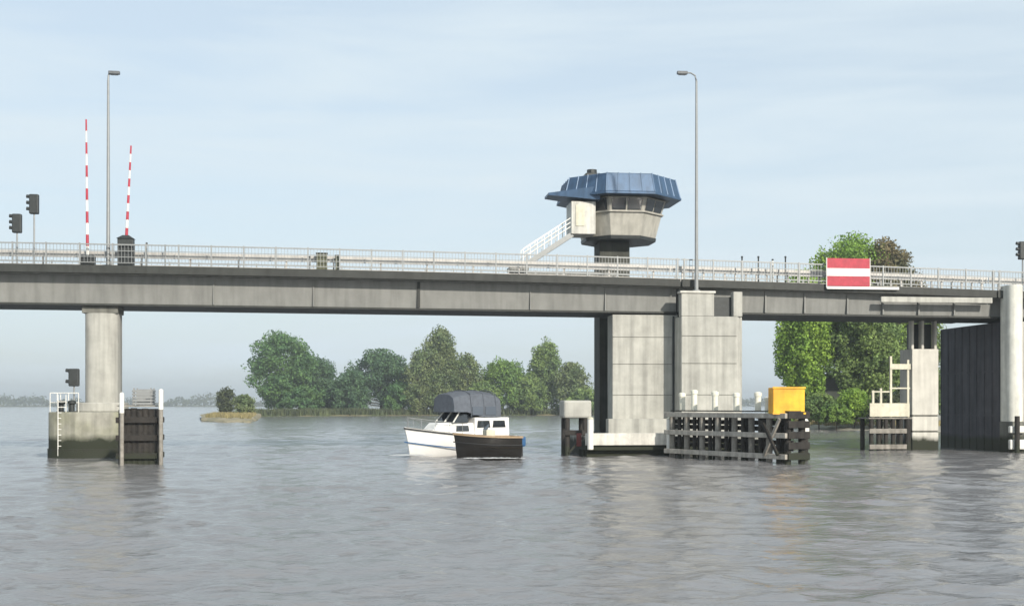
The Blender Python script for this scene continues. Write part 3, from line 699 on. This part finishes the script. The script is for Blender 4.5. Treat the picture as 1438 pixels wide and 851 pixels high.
# timber dolphin beyond the bridge
t = 3.0; d0, d1 = sp(1221, t), sp(1277, t)
dd = thing('timber_dolphin', 'dark timber dolphin with a white handrail frame under the opening span', 'dolphin', (d0 + d1) / 2, t)
zt = zp(1250, 588, t)
for k in range(6): pile(dd, d0 + .1 + (d1 - d0 - .2) * k / 5, t, zt, .13 if k < 5 else .19)
for k in range(3): pile(dd, d0 + .1 + (d1 - d0 - .2) * k / 2, t + 1.2, zt, .13)
for py in (605, 627): 
    z = zp(1250, py, t); MB().box(d0 - .1, d1 - .25, t - .26, t - .13, z - .13, z + .13).build('waling', M['timber2'], dd, bevel=.02)
dk = MB()
for k in range(5): dk.box(d0 - .1, d1 + .1, t - .15 + k * .3, t + .12 + k * .3, zt + .003, zt + .07)
dk.build('deck_planks', M['timber2'], dd)
bx = MB(); bx.box(d0, d1, t - .05, t + .03, zt + .12, zp(1250, 566, t))
bx.build('kick_board', M['cream'], dd, bevel=.02)
fr = MB(); zr = zp(1260, 514, t)
for px, tpy in ((1227, 548), (1238, 545), (1252, 500), (1276, 505)):
    x = sp(px, t); fr.box(x - .06, x + .06, t + .05, t + .17, zt + .07, zp(px, tpy, t))
xa, xb = sp(1250, t), sp(1279, t); fr.box(xa, xb, t + .0, t + .05, zr - .18, zr + .12)
fr.box(sp(1225, t), xa, t + .06, t + .11, zp(1240, 550, t) - .04, zp(1240, 550, t) + .04); fr.box(xa, xb, t + .06, t + .11, zp(1240, 545, t) - .04, zp(1240, 545, t) + .04)
fr.build('handrail_frame', M['cream'], dd, bevel=.01)

# ------------------------------------------------------------------ bridge keeper's tower
TT = 10.2; s0_, s1_ = sp(838, TT), sp(880, TT); sc_ = (s0_ + s1_) / 2
tw = thing('control_tower', 'bridge control tower with a blue roof and flared beige cabin behind the deck', 'tower', sc_, TT)
zr = lambda py: CZ + (HZ - py) / F * (yw(sc_, TT) - 1.3)
pxm = yw(sc_, TT) / F * .94
MB().box(s0_, s1_, TT - .85, TT + .85, -1.5, zr(338.2)).build('shaft', M['shaft'], tw, bevel=.04)
cx = sp(868, TT)
MB().box(s0_ - .05, s1_ + 1.2, TT - 1.5, TT + 1.5, -1.5, .9).build('foundation', M['conc_dark'], tw, bevel=.04)
oct_ = lambda r, z, cx=cx: [(*p, z) for p in ngon(cx, TT, r, r, 8, math.pi / 8)]
k_ = 1 / math.cos(math.pi / 8)
def ring(name, r0, z0, r1, z1, m, parent, bevel=.02, cx0=cx): return MB().prism(oct_(r0 * k_, z0), z0, z1, oct_(r1 * k_, z1)).build(name, m, parent, bevel=bevel)
ring('floor_slab', 52 * pxm, zr(338), 53 * pxm, zr(333), M['dark'], tw)
body = ring('cabin_wall', 52 * pxm, zr(332.8), 60 * pxm, zr(302), M['clad'], tw)
ring('window_sill', 63 * pxm, zr(301.8), 63 * pxm, zr(299.5), M['clad'], tw)
core = ring('window_band', 60 * pxm, zr(299.3), 66 * pxm, zr(281), M['clad'], tw)
for k in range(8):
    a0, a1 = math.pi / 8 + k * math.pi / 4, math.pi / 8 + (k + 1) * math.pi / 4
    def pt(r, a, z): return Vector((cx + r * k_ * math.cos(a), TT + r * k_ * math.sin(a), z))
    zl, zh = zr(298.3), zr(282.5)
    P0, P1 = pt(60.3 * pxm, a0, zl), pt(60.3 * pxm, a1, zl); Q0, Q1 = pt(65.6 * pxm, a0, zh), pt(65.6 * pxm, a1, zh)
    am = (a0 + a1) / 2; nv = Vector((math.cos(am), math.sin(am), -.25)).normalized()
    for j in range(2):
        f0, f1 = .07 + j * .45, .07 + j * .45 + .40
        c = [P0.lerp(P1, f0), P0.lerp(P1, f1), Q0.lerp(Q1, f1), Q0.lerp(Q1, f0)]
        MB().poly([p + nv * .006 for p in c] + [p + nv * .03 for p in c], [(0, 1, 2, 3), (4, 5, 6, 7), (0, 1, 5, 4), (1, 2, 6, 5), (2, 3, 7, 6), (3, 0, 4, 7)]).build('window', M['glass'], tw)
ring('soffit', 72 * pxm, zr(280.8), 82 * pxm, zr(277.5), M['dark'], tw)
rf = ring('roof', 86 * pxm, zr(277.3), 79 * pxm, zr(251), M['blue_roof'], tw, .04)
ring('roof_edge', 87.5 * pxm, zr(280.6), 87.5 * pxm, zr(277.4), M['blue_roof'], rf)
for k in range(8):
    for j in (0, .25, .5, .75):
        a0, a1 = math.pi / 8 + k * math.pi / 4, math.pi / 8 + (k + 1) * math.pi / 4
        p = pt(86 * pxm, a0, zr(277)).lerp(pt(86 * pxm, a1, zr(277)), j); q = pt(79 * pxm, a0, zr(250.6)).lerp(pt(79 * pxm, a1, zr(250.6)), j)
        MB().beam(p, q, .05, .05).build('standing_seam', M['blue_roof'], rf)
xv = sp(831, TT); MB().box(xv - .45, xv + .45, TT - .5, TT + .4, zr(251.5), zr(240)).build('roof_hatch', M['dark'], tw, bevel=.05)
MB().prism(ngon(xv, TT - .05, .3, .3, 10), zr(239.9), zr(234)).build('vent_cowl', M['dark'], tw)
# entrance lobby, canopy and stair on the left
va, vb = sp(793, TT), sp(826, TT)
MB().box(va, vb, TT - 2.35, TT - .6, zr(333), zr(288)).build('entrance_lobby', M['lobby'], tw, bevel=.03)
lw = MB().box(va + .25, va + .75, TT - 2.39, TT - 2.353, zr(322), zr(293)).build('door', M['cream'], tw)
MB().poly([(sp(762, TT), TT - 2.3, zr(280)), (sp(830, TT), TT - 2.8, zr(287)), (sp(830, TT), TT - .3, zr(287)), (sp(762, TT), TT - .8, zr(280)), (sp(762, TT), TT - 2.3, zr(277)), (sp(830, TT), TT - 2.8, zr(268)), (sp(830, TT), TT - .3, zr(268)), (sp(762, TT), TT - .8, zr(277))], [(3, 2, 1, 0), (4, 5, 6, 7), (0, 1, 5, 4), (1, 2, 6, 5), (2, 3, 7, 6), (3, 0, 4, 7)]).build('entrance_canopy', M['blue_roof'], tw)
st = MB(); pa = Vector((sp(728, TT), 0, zr(378))); pb = Vector((sp(795, TT), 0, zr(333)))
for ty in (TT - 2.2, TT - 1.2): st.beam((pa.x, ty, pa.z), (pb.x, ty, pb.z), .07, .28)
for k in range(11):
    f = (k + .5) / 11; p = pa.lerp(pb, f); st.box(p.x - .13, p.x + .13, TT - 2.16, TT - 1.24, p.z + .02, p.z + .06)
stair = st.build('stair', M['rail'], tw)
hr = MB()
for ty in (TT - 2.2, TT - 1.2):
    for hgt in (1.0, .75, .5): hr.beam((pa.x, ty, pa.z + hgt), (pb.x, ty, pb.z + hgt), .045, .045)
    for k in range(8): p = pa.lerp(pb, k / 7); hr.beam((p.x, ty, p.z + .1), (p.x, ty, p.z + 1.0), .04, .04)
hr.build('handrail', M['white'], stair)
# stair landing support down to the deck level
ft = MB(); ft.box(pa.x - .8, pa.x + .3, TT - 2.4, TT - 1.0, pa.z - .25, pa.z - .05); ft.box(pa.x - .8, sc_, TT - 2.0, TT - 1.6, pa.z - .6, pa.z - .253)
ft.build('gangway', M['deck'], tw)

# ------------------------------------------------------------------ lamps, barriers, signals on the deck
def lamp(px, hx, hy, base_z, t, lab):
    s = sp(px, t); r = thing('street_lamp', lab, 'street lamp', s, t, 'tall lamps on the bridge')
    zt = zp(px, hy, t); e = sp(hx, t)
    MB().tube([(s, t, base_z), (s, t, base_z + 1.5), (s, t, zt - .35)], [.11, .09, .055], 12).build('pole', M['rail'], r, smooth=True)
    MB().tube([(s, t, base_z + .002), (s, t, base_z + .06)], .2, 12).build('base_plate', M['rail'], r)
    MB().tube([(s, t, zt - .352), (s + (e - s) * .12, t, zt - .1), (s + (e - s) * .5, t, zt + .03), (e, t, zt + .03)], [.05, .045, .04, .04], 8).build('arm', M['rail'], r, smooth=True)
    sg = 1 if e > s else -1
    hd = MB().prism([(e - .12, t - .12), (e + sg * .42, t - .10), (e + sg * .42, t + .10), (e - .12, t + .12)] if sg > 0 else [(e + .12, t + .12), (e - .42, t + .10), (e - .42, t - .10), (e + .12, t - .12)], zt - .06, zt + .1).build('lamp_head', mat('lamp_grey', (.12, .13, .14), .5), r, bevel=.03)
    MB().box(e + sg * .15 - .18, e + sg * .15 + .18, t - .08, t + .08, zt - .09, zt - .063).build('lens', M['glass'], hd)
lamp(152, 156, 103, ztop(sp(152)) + .0, .5 , 'tall slim lamp standing between the two raised barrier booms')
lamp(978, 962, 104, ztp + .12, -.35, 'tall slim lamp rising from the bascule pier beside the tower')
def boom(px0, py0, px1, py1, t, box, lab):
    s = sp(px0, t); zb = ztop(s) + .003
    r = thing('barrier_boom', lab, 'barrier', s, t, 'raised red and white barriers')
    bw, bh = box
    hb = MB().box(s - bw / 2, s + bw / 2, t - .25, t + .25, zb, zb + bh).build('housing', M['dark'], r, bevel=.04)
    if bh > 1.2:
        MB().prism([(s - bw / 2 - .04, t - .3), (s + bw / 2 + .04, t - .3), (s + bw / 2 + .04, t + .3), (s - bw / 2 - .04, t + .3)], zb + bh + .003, zb + bh + .18, [(s - .15, t - .1), (s + .15, t - .1), (s + .15, t + .1), (s - .15, t + .1)]).build('lid', M['dark'], r)
    MB().box(s - bw * .3, s + bw * .3, t - .28, t - .253, zb + bh * .2, zb + bh * .8).build('door', M['dark'], hb)
    a = Vector((sp(px0, t), t, zb + bh * .8)); b = Vector((sp(px1, t), t, zp(px1, py1, t)))
    ns = 12
    arm = MB().tube([a, b], [.075, .035], 8).build('boom', M['white'], r, smooth=True)
    for k in range(1, ns, 2):
        p, q = a.lerp(b, k / ns), a.lerp(b, (k + 1) / ns)
        MB().tube([p, q], [.079 - .04 * k / ns, .079 - .04 * (k + 1) / ns], 8).build('stripe', M['red'], arm, smooth=True)
TBm = .55
boom(123, 365, 121, 168, TBm, (.7, .5), 'raised red and white boom with a low box left of the tall lamp')
boom(177, 345, 184, 205, TBm, (.75, 1.35), 'raised red and white boom on a tall dark cabinet right of the lamp')
signal('traffic_light', 'lower traffic light closest to the left edge of the photo', 'traffic light', 24, .55, ztop(-24) + .003, 314, .22, .46, 'traffic lights on the left of the bridge', 3, -1)
signal('traffic_light', 'higher traffic light on the left between its lower twin and the booms', 'traffic light', 48, .6, ztop(-24) + .003, 287, .22, .48, 'traffic lights on the left of the bridge', 3, -1)
signal('traffic_light', 'traffic light on the deck at the right edge above the pale pier nose', 'traffic light', 1436, .55, ztop(27) + .003, 352, .22, .48, None, 3, -1)
def post(px, tpy, t, lab, grp, m='rail', r_=.035, name='delineator_post', cat='post'):
    s = sp(px, t); r = thing(name, lab, cat, s, t, grp)
    MB().tube([(s, t, ztop(s) + .003), (s, t, zp(px, tpy, t))], r_, 8).build('post', M[m], r, smooth=True)
    MB().tube([(s, t, zp(px, tpy, t) + .002), (s, t, zp(px, tpy, t) + .08)], [r_ * 1.6, r_ * 1.2], 8).build('cap', M['dark'], r)
post(206, 343, .45, 'thin grey post just right of the dark barrier cabinet', 'thin posts behind the railing')
post(232, 346, .45, 'thin grey post second to the right of the dark barrier cabinet', 'thin posts behind the railing')
for px, t_, lab, m in ((1042, 362, 'slim dark post above the right corner of the bascule pier', 'dark'), (1065, 362, 'slim dark post just right of the bascule pier', 'dark'), (1085, 366, 'slim white post among the dark ones on the opening span', 'white'), (1103, 362, 'slim dark post left of the tree tops on the opening span', 'dark')):
    post(px, t_, .45, lab, 'slim posts at the start of the opening span', m, .04)
# cabinets
def cabinet(px, wpx, tpy, lab, m):
    t = .55; s = sp(px, t); wv = wpx / 2 / F * 62; z = ztop(s) + .003
    r = thing('utility_cabinet', lab, 'cabinet', s, t, 'cabinets behind the railing'); zt = zp(px, tpy, t)
    b = MB().box(s - wv, s + wv, t - .2, t + .2, z, zt).build('body', M[m], r, bevel=.02)
    MB().box(s - wv - .03, s + wv + .03, t - .23, t + .23, zt + .003, zt + .05).build('lid', M['dark'], r)
    MB().box(s - wv * .85, s + wv * .85, t - .215, t - .203, z + .1, zt - .08).build('door', M[m], b)
cabinet(452, 15, 357, 'olive utility cabinet behind the railing in the middle of the long span', 'olive')
cabinet(474, 6, 360, 'narrow olive cabinet right of the wider one on the long span', 'olive')
post(435, 362, .45, 'thin grey post just left of the olive cabinets', 'thin posts behind the railing')
# red white red board
t = -.14; s0, s1 = sp(1161, t), sp(1221, t)
sb = thing('striped_board', 'red and white striped navigation board fixed to the opening span railing', 'sign', (s0 + s1) / 2, t)
z0, z1 = zp(1190, 402, t), zp(1190, 363, t); hgt = z1 - z0
for k, m in enumerate(('red', 'white', 'red')):
    a, b = z0 + hgt * (.0, .36, .64)[k], z0 + hgt * (.36, .64, 1)[k]
    MB().box(s0, s1, t - .04, t, a + .002, b - .002).build('stripe_panel', M[m], sb)
MB().box(s0 - .03, s0 + .0, t - .05, t + .03, z0 - .1, z1 + .03).build('frame', M['white'], sb)
MB().box(s1, s1 + .03, t - .05, t + .03, z0 - .1, z1 + .03).build('frame', M['white'], sb)
for x in (s0 + .35, s1 - .35): MB().box(x - .03, x + .03, t + .003, t + .13, z0 + .1, z0 + .2).build('bracket', M['dark'], sb); MB().box(x - .03, x + .03, t + .003, t + .05, z0, z1).build('upright', M['dark'], sb)
MB().box(s0, sp(1262, t), t - .06, t + .06, z0 - .16, z0 - .02).build('cable_tray', M['white'], sb, bevel=.01)

# ------------------------------------------------------------------ boats
def hull_mesh(Lh, Bh, zs, zbow, keel=-.35, n=18, fullness=.55, flare=.8):
    """stern at x=0, bow at x=Lh; returns MB and the sheer function"""
    mb = MB(); rows = []
    sheer = lambda u: zs + (zbow - zs) * u ** 2.2
    half = lambda u: Bh / 2 * (1 - max(0, (u - .35) / .65) ** 2.3) * (.9 + .1 * min(1, u * 4))
    for i in range(n + 1):
        u = i / n; b = max(.015, half(u)); z = sheer(u); kz = keel * (1 - max(0, (u - .7) / .3) ** 2 * 1.0)
        x = Lh * u; rake = max(0, (u - .75) / .25) ** 1.5 * .10 * Lh
        pr = [(b, z), (b * (.97), z * .62 + .02), (b * flare * (1 - .25 * u), .08), (b * flare * .6 * (1 - .4 * u), kz * .6), (0, kz)]
        row = []
        for j, (yy, zz) in enumerate(pr): row.append((x - rake * (j / 4), yy, zz))
        full = row + [(p[0], -p[1], p[2]) for p in row[-2::-1]]
        rows.append(full)
    q = len(rows[0]); pts = [p for r in rows for p in r]
    fc = [(i * q + j, i * q + j + 1, (i + 1) * q + j + 1, (i + 1) * q + j) for i in range(n) for j in range(q - 1)]
    fc += [tuple(range(q))]
    mb.poly(pts, fc)
    return mb, sheer, half
def strip(sheer, half, Lh, z_off, w, h, n=24, out=.02):
    mb = MB()
    for side in (1, -1):
        for i in range(n):
            u0, u1 = i / n, (i + 1) / n
            mb.beam((Lh * u0, side * (half(u0) + out), sheer(u0) + z_off), (Lh * u1, side * (half(u1) + out), sheer(u1) + z_off), w, h)
    mb.beam((0, -half(0), sheer(0) + z_off), (0, half(0), sheer(0) + z_off), w, h)
    return mb
def deckm(sheer, half, Lh, dz, u0=0, u1=1, inset=.03, n=16):
    pts = []
    for i in range(n + 1):
        u = u0 + (u1 - u0) * i / n; b = max(.005, half(u) - inset)
        pts += [(Lh * u, -b, sheer(u) + dz), (Lh * u, b, sheer(u) + dz), (Lh * u, -b, sheer(u) + dz - .03), (Lh * u, b, sheer(u) + dz - .03)]
    fc = []
    for i in range(n): a = i * 4; fc += [(a, a + 1, a + 5, a + 4), (a + 2, a + 6, a + 7, a + 3)]
    return MB().poly(pts, fc)
# white motor cruiser, bow to the left and slightly towards the camera
Lc = 6.1; hd_ = math.pi + R(37)
bow = Vector((xf(568, 60.8), 60.8)); fwd = Vector((math.cos(hd_), math.sin(hd_)))
stn = bow - fwd * Lc
mc = wthing('motor_cruiser', 'white motor cruiser with a grey canvas canopy passing under the bridge', 'boat', stn.x, stn.y, -.02, hd_)
hb, sh, hf = hull_mesh(Lc, 2.35, .95, 1.42)
hull = hb.build('hull', M['gel'], mc, smooth=True)
strip(sh, hf, Lc, -.06, .06, .07).build('rubbing_strake', M['rubber'], hull)
strip(sh, hf, Lc, -.72, .02, .05, out=-.02).build('boot_stripe', M['blue'], hull)
deckm(sh, hf, Lc, .02).build('deck', M['gel'], mc)
def cabin(x0, x1, w0, w1, z0, z1, rake0, rake1, tuck=.12):
    return [(x0, -w0, z0), (x1, -w1, z0), (x1, w1, z0), (x0, w0, z0), (x0 + rake0, -w0 + tuck, z1), (x1 - rake1, -w1 + tuck, z1), (x1 - rake1, w1 - tuck, z1), (x0 + rake0, w0 - tuck, z1)]
BF = [(3, 2, 1, 0), (4, 5, 6, 7), (0, 1, 5, 4), (1, 2, 6, 5), (2, 3, 7, 6), (3, 0, 4, 7)]
MB().poly(cabin(2.6, 5.0, 1.0, .55, 1.0, 1.62, 0, .6), BF).build('cabin', M['gel'], mc, bevel=.05)
for sd_ in (1, -1):
    for x0_, x1_ in ((.75, 1.55), (1.7, 2.5), (2.9, 3.6)):
        f = lambda x: 1.04 if x < 2.6 else 1.0 - (x - 2.6) / 2.4 * .45 - .03
        za, zb2 = (1.38, 1.72) if x1_ < 2.6 else (1.2, 1.48)
        c = [(x0_, sd_ * (f(x0_) - .0), za), (x1_, sd_ * (f(x1_) - .0), za), (x1_ - .06, sd_ * (f(x1_) - .03), zb2), (x0_ + .04, sd_ * (f(x0_) - .03), zb2)]
        MB().poly([(p[0], p[1] + sd_ * .02, p[2]) for p in c] + [(p[0], p[1] + sd_ * .04, p[2]) for p in c], BF).build('window', M['glass'], mc)
MB().poly(cabin(.5, 2.597, 1.08, 1.04, .95, 1.88, 0, 0, .04), BF).build('cockpit_coaming', M['gel'], mc, bevel=.04)
ws = MB().poly(cabin(2.9, 3.75, .9, .8, 1.625, 2.2, 0, .5, .1), BF).build('windscreen', M['glass'], mc, bevel=.02)
wf = MB()
for a, b in (((3.77, -.8, 1.64), (3.27, -.7, 2.22)), ((3.77, .8, 1.64), (3.27, .7, 2.22)), ((3.27, -.7, 2.22), (3.27, .7, 2.22)), ((3.77, 0, 1.64), (3.27, 0, 2.22))): wf.beam(a, b, .05, .05)
wf.build('frame', M['white'], ws)
# canopy: arched canvas
cv = MB(); secs = []
for x, top, bw in ((.95, 3.0, .98), (1.3, 3.16, 1.06), (2.1, 3.24, 1.06), (3.1, 3.2, 1.04), (3.8, 3.05, .95)):
    secs.append([(x, -bw, 1.883 if x < 2.6 else 2.15), (x, -bw * .99, 2.45), (x, -bw * .88, top - .2), (x, -bw * .5, top - .03), (x, 0, top), (x, bw * .5, top - .03), (x, bw * .88, top - .2), (x, bw * .99, 2.45), (x, bw, 1.883 if x < 2.6 else 2.15)])
pts = [p for s in secs for p in s]; q = 9
cv.poly(pts, [(i * q + j, i * q + j + 1, (i + 1) * q + j + 1, (i + 1) * q + j) for i in range(len(secs) - 1) for j in range(q - 1)] + [tuple(range(q)), tuple(range((len(secs) - 1) * q, len(secs) * q))])
cvo = cv.build('canopy', M['canvas'], mc, smooth=True, bevel=.03)
M['vinyl'] = glass('smoked_vinyl', (.10, .12, .15), .15)
for sd_ in (1, -1):
    for x0_, x1_ in ((1.35, 2.0), (2.15, 2.8)):
        MB().box(x0_, x1_, sd_ * 1.075 - .01, sd_ * 1.075 + .01, 2.0, 2.42).build('vinyl_window', M['vinyl'], cvo)
cs = MB()
for x in (1.33, 2.07, 2.85):
    cs.tube([(x, -1.07, 1.9), (x, -1.06, 2.5), (x, -.95, 3.04), (x, -.5, 3.2), (x, 0, 3.245), (x, .5, 3.2), (x, .95, 3.04), (x, 1.06, 2.5), (x, 1.07, 1.9)], .022, 6)
cs.build('canopy_frame', M['canvas'], cvo)
pl = MB()
for sd_ in (1, -1):
    us = (.55, .66, .77, .88, .97); top = [(Lc * u, sd_ * max(.03, hf(u) - .08), sh(u) + .5) for u in us]
    pl.tube(top, .018, 6)
    for u, p in zip(us, top): pl.tube([(p[0], p[1], sh(u)), p], .015, 6)
pl.build('pulpit_rail', M['rail'], mc)
for x in (1.6, 3.4):
    for sd_ in (1, -1):
        y = sd_ * (hf(x / Lc) + .12); MB().tube([(x, y, .25), (x, y, .32), (x, y, .7), (x, y, .78)], [.04, .1, .1, .03], 10).build('fender', M['white'], mc, smooth=True)
MB().tube([(.08, 0, .9), (.0, 0, 2.0)], .015, 6).build('stern_pole', M['rail'], mc)
# black open boat
Lb = 3.1; hb_ = math.pi + R(20)
bow = Vector((xf(637, 57.6), 57.6)); fwd = Vector((math.cos(hb_), math.sin(hb_))); stn = bow - fwd * Lb
ob = wthing('open_boat', 'black-hulled open boat with a tan gunwale beside the white motor cruiser', 'boat', stn.x, stn.y, -.02, hb_)
hb, sh, hf = hull_mesh(Lb, 1.75, 1.02, 1.18, fullness=.7)
hu = hb.build('hull', M['hullblack'], ob, smooth=True)
strip(sh, hf, Lb, -.01, .10, .09).build('gunwale', M['teak'], ob)
strip(sh, hf, Lb, -.38, .04, .05, out=.0).build('rubbing_strake', M['rubber'], hu)
deckm(sh, hf, Lb, -.5, 0, .93).build('floor', M['teak'], ob)
deckm(sh, hf, Lb, .0, .78, 1).build('foredeck', M['cream'], ob)
for x in (.4, 1.2): 
    w2 = hf(x / Lb) - .06; MB().box(x - .18, x + .18, -w2, w2, .62, .67).build('seat', M['teak'], ob)
MB().box(1.15, 1.6, -.3, .3, .673, 1.35).build('console', M['cream'], ob, bevel=.05)
MB().poly([(1.55, -.28, 1.353), (1.55, .28, 1.353), (1.4, .26, 1.6), (1.4, -.26, 1.6), (1.58, -.28, 1.353), (1.58, .28, 1.353), (1.43, .26, 1.6), (1.43, -.26, 1.6)], BF).build('windscreen', M['glass'], ob)
om = MB().box(-.42, -.06, -.17, .17, .55, 1.02).build('outboard_motor', M['blue'], ob, bevel=.07)
MB().box(-.3, -.16, -.05, .05, -.5, .547).build('leg', M['rubber'], om)
MB().box(-.1, .03, -.12, .12, .7, .85).build('clamp', M['rubber'], om)
# foam at bows and sterns
def foam(label, cx, cy, lx, ly, n, seed):
    r = random.Random(seed); pts, fc = [], []
    for _ in range(n):
        a = r.uniform(0, 6.28); d = r.random() ** .7; x = cx + math.cos(a) * d * lx; y = cy + math.sin(a) * d * ly
        s = r.uniform(.04, .16) * (1.2 - d); k = len(pts); m_ = 7
        for j in range(m_):
            b = 6.283 * j / m_; pts.append((x + math.cos(b) * s * 2.2 * r.uniform(.6, 1.2), y + math.sin(b) * s * r.uniform(.6, 1.2), .07))
        pts.append((x, y, .08 + s * .2)); fc += [(k + j, k + (j + 1) % m_, k + m_) for j in range(m_)]
    tag(raw('boat_wake', pts, fc, M['foam'], None), label, 'foam', kind='stuff')
foam('white foam around the bow of the motor cruiser', xf(578, 60), 60.2, 1.1, .6, 150, 1)
foam('white foam trailing along the black open boat', xf(690, 57), 56.6, 1.8, .45, 90, 2)

# ------------------------------------------------------------------ haze
hz = MB().box(-2700, 2700, -380, 3400, -3, 32).build('haze', bpy.data.materials.new('haze_air'), None)
tag(hz, 'thin pale haze over the river', 'haze', kind='stuff')
hm = hz.data.materials[0]; hm.use_nodes = True; nt = hm.node_tree
for n in list(nt.nodes):
    if n.type == 'BSDF_PRINCIPLED': nt.nodes.remove(n)
pv = nt.nodes.new('ShaderNodeVolumePrincipled'); pv.inputs['Color'].default_value = (.86, .92, .97, 1); pv.inputs['Density'].default_value = .0005; pv.inputs['Anisotropy'].default_value = .2
nt.links.new(pv.outputs[0], nt.nodes['Material Output'].inputs['Volume'])
